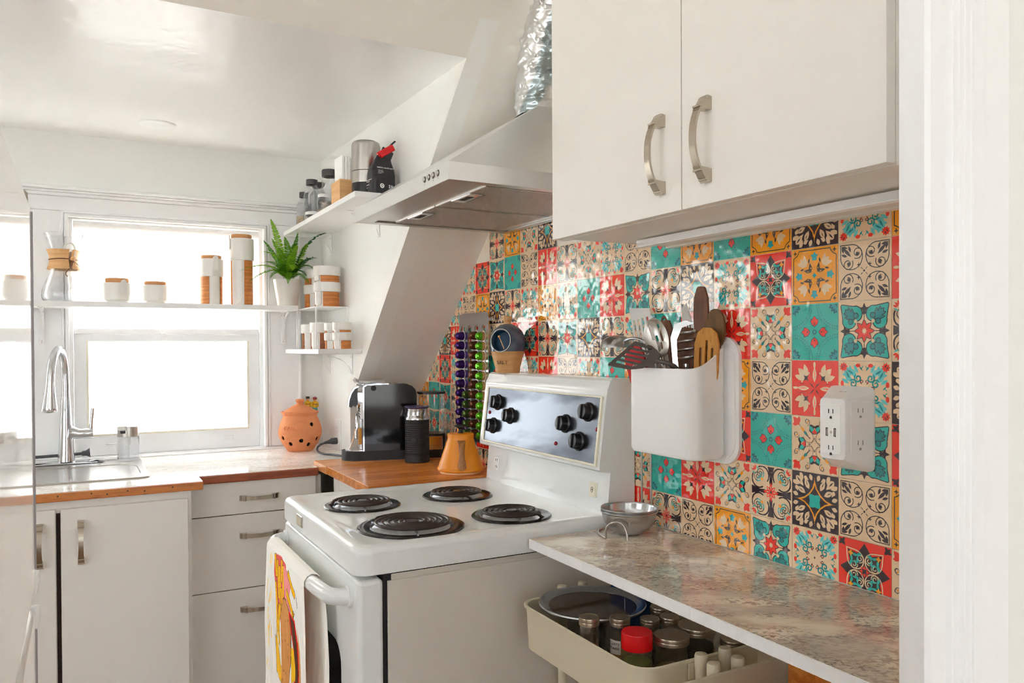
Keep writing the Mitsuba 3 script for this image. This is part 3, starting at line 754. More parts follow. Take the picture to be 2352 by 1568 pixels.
# sockets on the lower backguard
mn = np.array([-.1065, 0, .0105]); mn /= np.linalg.norm(mn)
me = np.array([.0105, 0, .1065]); me /= np.linalg.norm(me)
def on_guard(y, z, off=0.0):
    f = (z - .9035) / (1.010 - .9035)
    return basis(np.array([1.1255 + f * .0105, y, z]) + mn * off, (0, -1, 0), me, mn)
so = numbered(bg + '__socket')
scene[so] = mikit.ply(xf(box((-.012, -.021, 0), (.012, .021, .0035), .0012), on_guard(2.176, .960, .0002)), 'white_plastic', smooth=30)
lab(so, 'white socket')
so2 = numbered(bg + '__switch')
B2 = on_guard(1.650, .960, .0002)
scene[so2] = mikit.ply(cat(xf(box((-.015, -.0185, 0), (.015, .0185, .004), .001), B2), xf(box((-.012, -.0155, .004), (.012, .0155, .0055), .0008), B2)), 'ivory_plastic', smooth=30)
lab(so2, 'square ivory switch plate')
B1 = on_guard(2.176, .960, .0002)
for dy in (-.010, .010):
    scene[numbered(bg + '__socket_slot')] = mikit.ply(cat(*[xf(box((a - .0011, dy - .0035, .0034), (a + .0011, dy + .0035, .0040)), B1) for a in (-.0045, .0045)]), 'black_matte', smooth=False)
scene[numbered(bg + '__switch_ring')] = mikit.ply(xf(extrude(rect(.010, .014, .0045).difference(rect(.008, .012, .0035)), .0005), B2 @ mov(0, 0, .0055)), 'black_matte', smooth=False)
scene[numbered(bg + '__switch_mark')] = mikit.ply(cat(*[xf(xf(meshkit.text_mesh('0', .005, .0004), mov(-.003, -.0025, .0056)), B2), xf(box((.0012, -.001, .0056), (.0032, .001, .006)), B2)]), 'black_matte', smooth=False)
# chips in the enamel of the near corner
for a, b in ((.4868, .888), (.4880, .893), (.4895, .896), (.500, .894), (.4875, .875)):
    pass

# ---------------------------------------------------------------- range hood
HX, HY0, HY1, HZ, HL = .700, 1.569, 2.245, 1.686, 1.724
hood = thing('range_hood', 'stainless steel pyramid range hood above the stove', 'range hood')
HT = [(1.0, 1.775, 1.925), (1.0, 2.035, 1.925)]
def quad_solid(b, t):
    """closed solid from two quads (n,3)"""
    return trimesh.convex.convex_hull(np.vstack([b, t]))
lip = cut(box((HX, HY0, HZ - .001), (W - .006, HY1, HL)), box((HX + .0015, HY0 + .0015, HZ - .01), (W, HY1 - .0015, HZ + .006)))
part(hood, 'lip', lip, 'hood_steel', False)
canopy = quad_solid(np.array([(HX, HY0, HL), (HX, HY1, HL), (W - .006, HY1, HL), (W - .006, HY0, HL)]), np.array([(1.045, 1.772, 1.946), (1.045, 2.03, 1.946), (W - .006, 2.03, 1.946), (W - .006, 1.772, 1.946)]))
part(hood, 'canopy', canopy, 'hood_steel', False)
part(hood, 'top_collar', cat(box((1.055, 1.79, 1.9462), (W - .012, 2.02, 1.950)), lathe([(.070, 0), (.070, .0012), (.066, .0012), (.066, 0), (.070, 0)], 40, 1.128, 1.905, 1.950)), 'brushed')
# underside: folded frame with two mesh filters
zu = HZ + .004
part(hood, 'underside', cat(box((HX + .0015, HY0 + .0015, zu), (.812, HY1 - .0015, zu + .002)), box((1.160, HY0 + .0015, zu), (W - .007, HY1 - .0015, zu + .002)), box((.812, HY0 + .0015, zu), (1.160, 1.612, zu + .002)), box((.812, 2.205, zu), (1.160, HY1 - .0015, zu + .002)),
     box((HX + .0015, HY0 + .0015, HZ - .0005), (HX + .05, HY1 - .0015, HZ + .003)), box((1.183, HY0 + .0015, HZ - .0005), (W - .007, HY1 - .0015, HZ + .003)), box((HX + .05, HY0 + .0015, HZ - .0005), (1.183, 1.600, HZ + .003)), box((HX + .05, 2.215, HZ - .0005), (1.183, HY1 - .0015, HZ + .003))), 'brushed', False)
def filt_fn(p, n, uv):
    a = dr.abs(dr.sin(p.x * 560 + p.y * 560)) * dr.abs(dr.sin(p.x * 560 - p.y * 560))
    return mix(mi.Color3f(.10, .08, .065), mi.Color3f(.72, .64, .56), smoothstep(.25, .8, a))
scene['filter_mesh'] = {'type': 'twosided', 'bsdf': {'type': 'principled', 'base_color': proc(filt_fn), 'roughness': .4, 'metallic': .2}}
for y0, y1 in ((1.612, 1.905), (1.911, 2.205)):
    f = numbered(hood + '__filter')
    scene[f] = mikit.ply(box((.814, y0 + .004, zu - .002), (1.158, y1 - .004, zu + .002)), 'filter_mesh', smooth=False)
    lab(f, 'dark metal mesh grease filter')
    part(f, 'filter_frame', cat(box((.812, y0, zu - .003), (1.160, y0 + .005, zu + .002)), box((.812, y1 - .005, zu - .003), (1.160, y1, zu + .002)), box((.812, y0, zu - .003), (.818, y1, zu + .002)), box((1.154, y0, zu - .003), (1.160, y1, zu + .002))), 'brushed', False)
    ym = (y0 + y1) / 2
    part(f, 'latch_handle', cut(box((.815, ym - .055, zu - .005), (.850, ym + .055, zu - .002), .001), box((.822, ym - .03, zu - .01), (.842, ym + .03, zu))), 'chrome', 30)
    part(f, 'latch_grip', box((.823, ym - .02, zu - .0045), (.841, ym + .03, zu - .0022)), 'black_matte', False)
    part(f, 'latch_slot', box((.852, ym - .05, zu - .0026), (.858, ym + .05, zu - .0018)), 'black_matte', False)
part(hood, 'lamp_ring', lathe([(.026, 0), (.030, 0), (.030, -.002), (.026, -.002), (.026, 0)], 32, 1.185, 1.865, HZ - .0005), 'brushed')
for k, y in enumerate((1.653, 1.629, 1.604, 1.580)):
    yy = 1.705 - k * .026
    part(hood, 'button', xf(lathe([(.0005, 0), (.0058, 0), (.0058, .0035), (.005, .0042), (.0005, .0042)], 18), basis((HX, yy, 1.709), (0, -1, 0), (0, 0, 1), (-1, 0, 0))), 'brushed', label='round push button')
    part(hood, 'button_ring', xf(lathe([(.0058, .0), (.0074, .0), (.0074, .0006), (.0058, .0006)], 18), basis((HX, yy, 1.709), (0, -1, 0), (0, 0, 1), (-1, 0, 0))), 'black_matte')
    part(hood, 'button_mark', xf(meshkit.text_mesh('+-2*'[k], .004, .0003), basis((HX, yy + .0015, 1.695), (0, -1, 0), (0, 0, 1), (-1, 0, 0))), 'dark_grey_plastic', False)
# crinkled foil duct
def duct_mesh():
    cl = smoothpath([(1.128, 1.90, 1.958), (1.128, 1.90, 2.00), (1.126, 1.885, 2.07), (1.118, 1.83, 2.16), (1.12, 1.75, 2.26), (1.12, 1.68, 2.36), (1.12, 1.62, 2.5)], 150)
    m = tube(cl, .070, 90)
    v = np.array(m.vertices)
    p, t, a, b = frames(cl)
    from scipy.spatial import cKDTree
    _, i = cKDTree(cl).query(v)
    out = v - cl[i]
    L = np.linalg.norm(out, axis=1, keepdims=True) + 1e-9
    n1 = meshkit.fbm(v * 38, 4, 3) - .5
    n2 = np.abs(meshkit.noise(v * 60 + 5, 9) - .5)
    ringw = 1 - .055 * np.exp(-((i % 20 - 10) / 1.8) ** 2)
    v = cl[i] + out / L * (L * ringw[:, None] + (n1 * .016 + n2 * .010)[:, None] * (L > .01))
    return trimesh.Trimesh(v, m.faces, process=False)
def foil_fn(p, n, uv):
    s = dr.abs(dr.sin((p.z * 0.62 + p.y * .9 - p.x * .6) * 16))
    return mix(mi.Color3f(.80, .80, .80), mi.Color3f(.42, .50, .52), smoothstep(.86, .95, s))
scene['foil'] = {'type': 'twosided', 'bsdf': {'type': 'principled', 'base_color': proc(foil_fn), 'metallic': .9, 'roughness': .28}}
obj('vent_duct', duct_mesh(), 'foil', 'crinkled silver foil vent duct rising from the range hood', 'duct', smooth=40)

# ---------------------------------------------------------------- upper cabinet
CX, CY0, CY1, CZ0, CZ1 = .886, .645, 1.444, 1.548, 2.42
uc = thing('wall_cabinet', 'white two-door wall cabinet hung above the granite worktop', 'cabinet')
part(uc, 'carcass', cat(box((CX + .019, CY0, CZ0 + .004), (W - .001, CY1 - .001, CZ1), .001), box((CX + .019, CY0, CZ0), (CX + .034, CY1 - .001, CZ0 + .0038)), box((W - .02, CY0, CZ0), (W - .001, CY1 - .001, CZ0 + .0038))), 'cabinet_white', 30)
YD = 1.030
def cabinet_handle(parent, B, L=.136):
    """bow handle in local x (along), y (across), z (out)"""
    h = numbered(parent + '__handle')
    t = np.linspace(-1, 1, 33)
    zc = .012 + .021 * (1 - np.abs(t) ** 2.2)
    pts = np.stack([t * L * .46, np.zeros_like(t), zc], 1)
    bar = []
    for k in range(len(t)):
        w = .0085 - .002 * (1 - abs(t[k]) ** 2)
        d = .0022
        c = pts[k]
        bar.append(np.array([c + (0, -w, -d), c + (0, w, -d), c + (0, w, d), c + (0, -w, d)]))
    g = [loft(bar)]
    for s in (-1, 1):
        foot = Polygon([(s * L * .5, 0), (s * L * .5, .007), (s * L * .47, .012), (s * L * .40, .020), (s * L * .33, .026), (s * L * .345, .003), (s * L * .345, 0)])
        g.append(xf(extrude(foot, .0165), basis((0, .00825, 0), (1, 0, 0), (0, 0, 1), (0, -1, 0))))
        for q, zz in ((.495, .0085), (.475, .0115), (.375, .0235)):
            g.append(box((s * L * q - .0016, -.0092, zz - .004), (s * L * q + .0016, .0092, zz + .0016), .0005))
    scene[h] = mikit.ply(xf(cat(*g), B), 'satin_nickel', smooth=30)
    lab(h, 'brushed nickel bow handle')
    return h
for a, b, hy in ((YD + .0012, CY1, 1.079), (CY0, YD - .0012, .965)):
    d = numbered(uc + '__door')
    scene[d] = mikit.ply(box((CX, a, CZ0 + .001), (CX + .018, b, CZ1), .0012), 'cabinet_white', smooth=30)
    cabinet_handle(d, basis((CX - .0002, hy, 1.651), (0, 0, 1), (0, 1, 0), (-1, 0, 0)))
led = thing('strip_light', 'slim white strip lamp fixed under the wall cabinet', 'lamp')
part(led, 'channel', xf(extrude(Polygon([(-.014, 0), (.014, 0), (.014, -.006), (.006, -.013), (-.009, -.013), (-.014, -.006)]), .66), basis((1.066, CY1 - .075, CZ0 - .0002), (1, 0, 0), (0, 0, 1), (0, -1, 0)) @ np.eye(4)), 'white_plastic', 20)
part(led, 'diffuser', box((1.049, CY1 - .070, CZ0 - .0152), (1.069, CY1 - .40, CZ0 - .0134), .0006), 'paper_white')
part(led, 'diffuser', box((1.049, CY1 - .404, CZ0 - .0152), (1.069, CY1 - .73, CZ0 - .0134), .0006), 'paper_white')
# ---------------------------------------------------------------- worktops and base cabinets
# granite worktop on the right
wt = thing('worktop', 'brown granite-look worktop with a white edge beside the stove', 'worktop')
GZ, GX = .8862, .884
tilt = .0
part(wt, 'top', box((GX + .003, .645, GZ - .003), (W - .0008, 1.548, GZ), .0008), 'granite', 20)
part(wt, 'slab', box((GX + .003, .645, GZ - .021), (W - .0008, 1.548, GZ - .0031)), 'paint_trim', False)
def rough_edge():
    n = 220
    y = np.linspace(.645, 1.548, n)
    r = np.random.default_rng(3).normal(0, .00045, n)
    rings = []
    for k in range(n):
        rings.append(np.array([(GX + .0028, y[k], GZ - .021), (GX + r[k] * .5, y[k], GZ - .021), (GX + r[k] * .5, y[k], GZ - .001 + r[k]), (GX + .0028, y[k], GZ - .0004)]))
    return loft(rings)
part(wt, 'edge', rough_edge(), 'paint_trim', False, 'rough white painted edge')
# butcher block between the stove and the corner
BZ = .912
bb = thing('butcher_block', 'orange-brown butcher block top under the coffee machine and kettle', 'worktop')
part(bb, 'board', box((.738, SY1 + .003, BZ - .028), (W - .0008, 2.6985, BZ), .0018), 'butcher_wood', 30)
part(bb, 'board', cat(box((.735, 2.6995, BZ - .028), (W - .0008, 2.864, BZ), .0018), box((XD + .002, 2.862, BZ - .028), (W - .0008, YK - .002, BZ))), 'butcher_wood_light', 30)
# corner base cabinet under it
cb = thing('corner_cabinet', 'white corner base cabinet under the butcher block', 'cabinet')
part(cb, 'body', box((.775, SY1 + .02, .0), (W - .003, 2.70, BZ - .029), .001), 'cabinet_white')
part(cb, 'stile', box((.762, 2.64, .0), (.774, 2.70, BZ - .029), .001), 'cabinet_white')
part(cb, 'panel', box((.762, SY1 + .03, .0), (.774, 2.636, BZ - .033), .001), 'cabinet_white')
part(cb, 'dark_gap', box((.80, 2.702, .0), (W - .003, 2.79, BZ - .03)), 'cabinet_dark_gap', False)
# window worktop: pale laminate, two depths, wooden front edge, sink cut out
MZ = .897
top_poly = Polygon([(XL + .002, 2.695), (.335, 2.695), (.335, 2.800), (.733, 2.800), (.733, 2.866), (XD - .001, 2.866), (XD - .001, YW - .024), (XL + .002, YW - .024)])
sx0, sx1, sy0, sy1 = -.305, .194, 2.85, 3.37
hole = affinity.translate(rect(sx1 - sx0 - .03, sy1 - sy0 - .03, .02), (sx0 + sx1) / 2, (sy0 + sy1) / 2)
ww = thing('window_worktop', 'pale washed laminate worktop with a wooden front edge under the window', 'worktop')
part(ww, 'top', xf(extrude(top_poly.difference(hole), .026), mov(0, 0, MZ - .026)), 'marble_pale', False)
part(ww, 'wood_edge', box((XL + .002, 2.682, MZ - .026), (.3352, 2.6948, MZ - .001), .002), 'edge_wood', 30, 'worn orange wooden edge')
part(ww, 'wood_edge', box((.3356, 2.788, MZ - .028), (.733, 2.7998, MZ - .001), .004), 'edge_wood_red', 30, 'worn red-brown wooden edge')
for x in (-.125, -.068, .02, .062, .118, .165, .245):
    part(ww, 'nail_hole', xf(lathe([(.0003, 0), (.0022, 0), (.0003, .0004)], 10), basis((x, 2.6818, MZ - .013 + .004 * math.sin(x * 60)), (1, 0, 0), (0, 0, 1), (0, -1, 0))), 'black_matte', False)
part(ww, 'upstand', box((XL + .002, YW - .0235, MZ - .01), (XD - .001, YW - .004, .8835), .001), 'paint_trim')
part(ww, 'caulk_strip', box((.2, YW - .062, MZ + .0001), (XD - .002, YW - .0455, MZ + .006), .002), 'paint_trim')
# sink
sk = thing('sink', 'stainless steel drop-in sink in the pale worktop under the window', 'sink')
sc_ = ((sx0 + sx1) / 2, (sy0 + sy1) / 2)
def srr(w, h, dx, dy, z, r, n=96):
    return ring2(affinity.translate(rect(w, h, r, 8), sc_[0] + dx, sc_[1] + dy), z, n)
wB, hB = sx1 - sx0 - .055, .335
oy = -.058
part(sk, 'basin', loft([srr(sx1 - sx0, sy1 - sy0, 0, 0, MZ + .0005, .022), srr(sx1 - sx0 - .004, sy1 - sy0 - .004, 0, 0, MZ + .005, .022), srr(sx1 - sx0 - .014, sy1 - sy0 - .014, 0, 0, MZ + .0055, .02), srr(sx1 - sx0 - .024, sy1 - sy0 - .024, 0, 0, MZ + .0035, .02),
     srr(wB + .010, hB + .010, 0, oy, MZ + .003, .085), srr(wB, hB, 0, oy, MZ - .002, .08), srr(wB - .014, hB - .014, 0, oy, MZ - .03, .078), srr(wB - .04, hB - .04, 0, oy, MZ - .150, .07), srr(wB - .08, hB - .08, 0, oy, MZ - .165, .06), srr(.09, .09, 0, oy, MZ - .168, .044)]), 'brushed', 40)
part(sk, 'drain', lathe([(.001, 0), (.04, 0), (.042, .002), (.0445, .002)], 30, sc_[0], sc_[1] + oy, MZ - .1675), 'chrome')
# faucet
FX, FY = -.055, 3.325
fc = thing('faucet', 'tall chrome pull-down kitchen faucet with a side lever', 'faucet')
FZ = MZ + .0055
part(fc, 'base_plate', loft([srr(.25, .055, FX - sc_[0], FY - sc_[1], FZ, .027, 64), srr(.25, .055, FX - sc_[0], FY - sc_[1], FZ + .004, .027, 64), srr(.236, .04, FX - sc_[0], FY - sc_[1], FZ + .008, .02, 64)]), 'chrome', 40)
part(fc, 'body', lathe([(.001, .008), (.029, .008), (.027, .03), (.0235, .075), (.021, .12), (.018, .18), (.0155, .24), (.014, .245), (.001, .245)], 32, FX, FY, FZ), 'chrome', 50)
arch = smoothpath([(FX, FY, FZ + .24), (FX, FY, FZ + .32), (FX - .006, FY - .012, FZ + .385), (FX - .018, FY - .05, FZ + .418), (FX - .033, FY - .095, FZ + .395), (FX - .042, FY - .12, FZ + .345), (FX - .044, FY - .128, FZ + .30)], 50)
part(fc, 'neck', tube(arch, .0135, 16), 'chrome', 60)
hd = arch[-1]
part(fc, 'spray_head', xf(lathe([(.001, .012), (.0125, .012), (.0145, 0), (.018, -.04), (.025, -.085), (.026, -.095), (.0225, -.101), (.001, -.101)], 28), basis(hd, (1, 0, 0), (0, 1, 0), (.04, .03, 1))), 'chrome', 40)
part(fc, 'spray_face', xf(lathe([(.001, -.1012), (.021, -.1012), (.001, -.1035)], 24), basis(hd, (1, 0, 0), (0, 1, 0), (.04, .03, 1))), 'black_matte')
part(fc, 'lever_socket', tube([(FX + .012, FY - .004, FZ + .115), (FX + .04, FY - .006, FZ + .108), (FX + .088, FY - .008, FZ + .108)], [.026, .019, .019], 24), 'chrome', 50)
part(fc, 'lever', tube([(FX + .080, FY - .008, FZ + .120), (FX + .082, FY - .009, FZ + .15), (FX + .087, FY - .01, FZ + .20)], [.0075, .006, .006], 14), 'chrome', 50)
# brush lying behind the faucet
bs = thing('dish_brush', 'dark grey brush lying behind the faucet on the sink edge', 'brush')
part(bs, 'handle', tube([(-.30, 3.375, .925), (-.1, 3.372, .927), (-.005, 3.37, .93)], .0055, 10), 'dark_grey_plastic')
part(bs, 'cap', tube([(-.005, 3.37, .93), (.010, 3.37, .931), (.022, 3.37, .932)], [.009, .010, .018], 16), 'dark_grey_plastic')
# soap dispenser
sd = thing('soap_dispenser', 'clear glass soap dispenser with a steel pump top beside the faucet', 'soap dispenser')
SXc, SYc = .150, 3.325
def prof_tube(outer, inner):
    return outer + inner[::-1] + [outer[0]]
part(sd, 'bottle', lathe([(.001, 0), (.036, 0), (.0375, .004), (.0375, .088), (.0345, .088), (.0345, .006), (.001, .006)], 40, SXc, SYc, MZ + .0056), 'glass_solid', 40)
part(sd, 'pump_collar', cut(lathe([(.001, .0885), (.038, .0885), (.038, .122), (.036, .126), (.001, .126)], 40, SXc, SYc, MZ + .0056), box((SXc - .05, SYc - .05, MZ + .118), (SXc - .006, SYc - .004, MZ + .14))), 'brushed', 30)
part(sd, 'pump_nozzle', box((SXc - .028, SYc - .041, MZ + .108), (SXc - .012, SYc - .02, MZ + .119), .002), 'black_plastic')
part(sd, 'pump_tube', cat(tube([(SXc, SYc, MZ + .012), (SXc, SYc, MZ + .06)], .0035, 10), tube([(SXc, SYc, MZ + .06), (SXc, SYc, MZ + .093)], .009, 14)), 'white_plastic')
# sink cabinet
sc2 = thing('sink_cabinet', 'white sink base cabinet with two doors under the window worktop', 'cabinet')
part(sc2, 'body', box((XL + .004, 2.722, .0), (.300, YW - .03, MZ - .19), .001), 'cabinet_white')
part(sc2, 'face_rail', box((XL + .004, 2.715, .0), (.300, 2.7215, MZ - .0265), .001), 'cabinet_white')
part(sc2, 'dark_gap', box((-.0735, 2.7135, .02), (-.0625, 2.7148, .832)), 'cabinet_dark_gap', False)
for a, b, hx_, top_ in ((-.42, -.0745, -.116, .846), (-.0615, .292, -.009, .845)):
    d = numbered(sc2 + '__door')
    scene[d] = mikit.ply(box((a, 2.696, .06), (b, 2.7146, top_), .003), 'cabinet_white', smooth=30)
    cabinet_handle(d, basis((hx_, 2.6958, .7435), (0, 0, 1), (1, 0, 0), (0, -1, 0)), .130)
part(sc2, 'filler', box((.293, 2.7085, .0), (.302, 2.7148, MZ - .027)), 'cabinet_white', False)
# drawer cabinet
dc = thing('drawer_cabinet', 'white base cabinet with three drawers between the sink and the corner', 'cabinet')
part(dc, 'body', box((.303, 2.822, .0), (.728, YW - .03, MZ - .029), .001), 'cabinet_white')
part(dc, 'side_strip', box((.7285, 2.815, .0), (.748, 2.86, MZ - .029), .001), 'cabinet_white')
part(dc, 'dark_gap', box((.304, 2.815, .06), (.727, 2.8215, .86)), 'cabinet_dark_gap', False)
for z0, z1, hz in ((.7575, .868, .812), (.5025, .7545, .684), (.10, .4995, .432)):
    d = numbered(dc + '__drawer')
    scene[d] = mikit.ply(box((.304, 2.803, z0), (.727, 2.8148, z1), .0015), 'cabinet_white', smooth=30)
    cabinet_handle(d, basis((.530, 2.8028, hz), (1, 0, 0), (0, 0, 1), (0, -1, 0)), .130)
# fridge at the left edge
fg = thing('fridge', 'glossy white refrigerator at the left edge mirroring the window', 'refrigerator')
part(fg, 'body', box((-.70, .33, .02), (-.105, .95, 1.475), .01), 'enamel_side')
def wavy_door(z0, z1):
    ny, nz = 40, 60
    Y, Z = np.meshgrid(np.linspace(.33, .945, ny), np.linspace(z0, z1, nz))
    X = -.045 + .0009 * np.sin(Z * 31) * np.cos(Y * 9) + .0006 * np.sin(Z * 77 + Y * 20)
    return X, Y, Z
part(fg, 'freezer_door', rbox((-.103, .33, 1.071), (-.045, .948, 1.470), .008, 3), 'fridge_white', 40)
part(fg, 'fridge_door', rbox((-.103, .33, .08), (-.045, .948, 1.055), .008, 3), 'fridge_white', 40)
part(fg, 'hinge', cat(box((-.085, .90, 1.4705), (-.05, .944, 1.4745), .002), lathe([(.001, 0), (.008, 0), (.008, .009), (.006, .011), (.001, .011)], 18, -.055, .938, 1.470)), 'satin_nickel')
part(fg, 'gasket', box((-.098, .34, 1.0555), (-.055, .943, 1.0705)), 'white_plastic', False)
mat('edge_grey', (150, 146, 150), .3)
for z0, z1 in ((1.094, 1.462), (.09, 1.032)):
    part(fg, 'door_edge', box((-.0475, .9482, z0), (-.0435, .9500, z1), .0008), 'edge_grey')
for z in (1.081, 1.045):
    part(fg, 'end_cap', ball((-.0455, .9495, z), .0055, 2, (1, 1, 1)) if False else tube([(-.0455, .9490, z - .011), (-.0455, .9490, z), (-.0455, .9490, z + .011)], [.003, .0052, .004], 12), 'white_plastic')
# ---------------------------------------------------------------- shelves
def bracket(parent, B, L=.12, H=.10):
    """white bracket in local x (out from the wall), z (down is negative)"""
    b = numbered(parent + '__bracket')
    scene[b] = mikit.ply(xf(cat(box((0, -.009, -H), (.003, .009, 0), .001), box((0, -.009, -.003), (L, .009, 0), .001),
                          loft([np.array([(c[0] - .0, -.0022, c[1]), (c[0] - .0, .0022, c[1]), (c[0] + .006, .0022, c[1] + .006), (c[0] + .006, -.0022, c[1] + .006)]) for c in [(.003 + (L - .02) * (1 - math.cos(t)), -H * .92 + (H - .02) * math.sin(t)) for t in np.linspace(0, PI / 2 * .97, 12)]])), B), 'white_plastic', smooth=30)
    for yy, zz in ((.0055, -.014), (-.0055, -.014), (0, -H + .008)):
        scene[numbered(b + '__screw')] = mikit.ply(xf(lathe([(.0005, 0), (.0028, 0), (.0022, .001), (.0005, .0012)], 10), B @ basis((.003, yy, zz), (0, 1, 0), (0, 0, 1), (1, 0, 0))), 'brushed', smooth=False)
ush = thing('wall_shelf', 'upper white wall shelf holding glass jars, a grinder and a coffee bag', 'shelf')
part(ush, 'board', box((.76, 2.43, 1.799), (XD - .001, 3.432, 1.817), .001), 'white_plastic', 30)
for y in (2.69, 3.30):
    bracket(ush, basis((XD - .0005, y, 1.7988), (-1, 0, 0), (0, -1, 0), (0, 0, 1)), .12, .085)
lsh = thing('wall_shelf', 'lower white wall shelf holding white and wooden cups and a riser', 'shelf')
part(lsh, 'board', box((.763, 2.894, 1.299), (XD - .001, 3.432, 1.317), .001), 'white_plastic', 30)
for y in (3.02, 3.34):
    bracket(lsh, basis((XD - .0005, y, 1.2988), (-1, 0, 0), (0, -1, 0), (0, 0, 1)), .12, .085)
wsh = thing('window_shelf', 'long white shelf across the window holding a carafe, jars and a fern', 'shelf')
part(wsh, 'board', box((-.95, 3.25, 1.4755), (.776, YW - .036, 1.4945), .001), 'white_plastic', 30)
for x in (-.132, .752):
    bracket(wsh, basis((x, YW - .0355, 1.4753), (0, -1, 0), (1, 0, 0), (0, 0, 1)), .12, .135)
# white riser on the lower shelf
rz = thing('shelf_riser', 'thin white metal riser standing on the lower wall shelf', 'riser')
part(rz, 'top', box((.797, 3.058, 1.4795), (.926, 3.372, 1.484), .001), 'white_plastic', 30)
for x, y in ((.797, 3.058), (.797, 3.367), (.921, 3.058), (.921, 3.367)):
    part(rz, 'leg', box((x, y, 1.3173), (x + .005, y + .005, 1.4793), .0005), 'white_plastic', False)

# ---------------------------------------------------------------- ceramic and wood ware
def shell(r0, r1, z0, z1, a0, a1, n=28):
    """part of a cylinder wall between two angles"""
    a = np.linspace(a0, a1, n)
    return loft([np.array([(r0 * math.cos(t), r0 * math.sin(t), z0), (r1 * math.cos(t), r1 * math.sin(t), z0), (r1 * math.cos(t), r1 * math.sin(t), z1), (r0 * math.cos(t), r0 * math.sin(t), z1)]) for t in a])
def ware(name, label, catg, x, y, z, R, hw, hb, facing, wood='cup_wood', cork=0.0, tab=False, group=None, gap=.62, foot=0.0):
    """white ceramic vessel: wide white band of height hw over a body of height hb in a wooden sleeve that opens at 'facing' and shows a white tongue"""
    t = thing(name, label, catg, group)
    M = mov(x, y, z)
    r = R * .90
    H = hb + hw
    if foot:
        prof_ = [(.001, 0), (R * .80, 0), (R * .80, .006), (R, .012), (R, H - .002), (R - .002, H), (R - .004, H - .002), (R - .004, .02), (.001, .016)]
    else:
        prof_ = [(.001, 0), (r * .89, 0), (r * .895, hb - .0012), (R - .0015, hb), (R, hb + .003), (R, H - .002), (R - .002, H), (R - .004, H - .002), (R - .006, hb + .008), (r * .80, hb), (r * .78, .010), (.001, .008)]
    part(t, 'body', xf(lathe(prof_, 40), M), 'white_ceramic', 40)
    if not foot:
        part(t, 'sleeve', xf(shell(r * .905, r, .0005, hb - .0015, facing + gap, facing + 2 * PI - gap), M), wood, 30, 'wooden sleeve')
        n = 16
        tw = gap * .72
        rows = []
        for k in range(n + 1):
            f = k / n
            zz = .004 + (hb - .004) * f
            w = tw * math.sqrt(max(1e-4, 1 - max(0, 1 - f / .22) ** 2))
            a = np.linspace(facing - w, facing + w, 7)
            ro = r * 1.0
            rows.append(np.vstack([np.stack([ro * np.cos(a), ro * np.sin(a), np.full(7, zz)], 1), np.stack([r * .90 * np.cos(a[::-1]), r * .90 * np.sin(a[::-1]), np.full(7, zz)], 1)]))
        part(t, 'tongue', xf(loft(rows), M), 'white_ceramic', 40)
    if cork:
        part(t, 'cork_lid', xf(lathe([(.001, H + .0002), (R * .80, H + .0002), (R * .84, H + cork * .5), (R * .82, H + cork), (.001, H + cork)], 32), M), 'cork', 40, 'cork lid')
    if tab:
        a = facing if tab is True else tab
        tb = xf(extrude(rect(.020, .058, .0095), .004), basis((0, 0, 0), (-math.sin(a), math.cos(a), 0), (0, 0, 1), (math.cos(a), math.sin(a), 0)))
        part(t, 'handle_tab', xf(tb, mov(x + (R + .0005) * math.cos(a), y + (R + .0005) * math.sin(a), z + H - .018)), 'white_ceramic', 40)
    return t
CAMD = lambda x, y: math.atan2(-y, -x)
g = 'white ceramic and wood cups on the right wall shelves'
ware('cup', 'bottom cup of the front pair stacked on top of the white riser', 'cup', .862, 3.13, 1.4842, .0535, .038, .060, CAMD(.86, 3.13) - .95, group=g)
ware('cup', 'top cup of the front pair stacked on top of the white riser', 'cup', .862, 3.13, 1.4842 + .0982, .0535, .038, .026, CAMD(.86, 3.13) - 1.15, group=g)
ware('cup', 'bottom cup of the rear pair beside the fern on the white riser', 'cup', .862, 3.285, 1.4842, .0535, .038, .060, CAMD(.86, 3.29) - .1, group=g)
ware('cup', 'top cup of the rear pair beside the fern on the white riser', 'cup', .862, 3.285, 1.4842 + .0982, .0535, .038, .026, CAMD(.86, 3.29) + .1, group=g)
ware('pitcher', 'larger dark wooden and white pitcher under the riser, nearer the camera', 'pitcher', .858, 3.205, 1.3172, .047, .042, .066, CAMD(.858, 3.2) - .75, wood='cup_wood_dark')
ware('pitcher', 'larger dark wooden and white pitcher under the riser, nearer the window', 'pitcher', .853, 3.34, 1.3172, .044, .038, .066, CAMD(.85, 3.33) - .35, wood='cup_wood_dark')
ware('cup', 'bottom small cup of the front pair at the near end of the lower shelf', 'cup', .868, 2.945, 1.3172, .037, .030, .033, CAMD(.86, 2.94) - .75, group=g)
ware('cup', 'top small cup of the front pair at the near end of the lower shelf', 'cup', .868, 2.945, 1.3172 + .0632, .037, .030, .009, CAMD(.86, 2.94) - .9, group=g)
ware('cup', 'bottom small cup of the rear pair at the near end of the lower shelf', 'cup', .872, 3.075, 1.3172, .037, .030, .033, CAMD(.86, 3.07) - .4, group=g)
ware('cup', 'top small cup of the rear pair at the near end of the lower shelf', 'cup', .872, 3.075, 1.3172 + .0632, .037, .030, .009, CAMD(.86, 3.07) - .4, group=g)
ZS = 1.4947
ware('canister', 'taller wood and white ceramic canister with a cork lid on the window shelf', 'canister', .572, 3.345, ZS, .0475, .088, .182, CAMD(.57, 3.34) - .50, cork=.016, tab=CAMD(.57, 3.34) - 1.25, gap=.75)
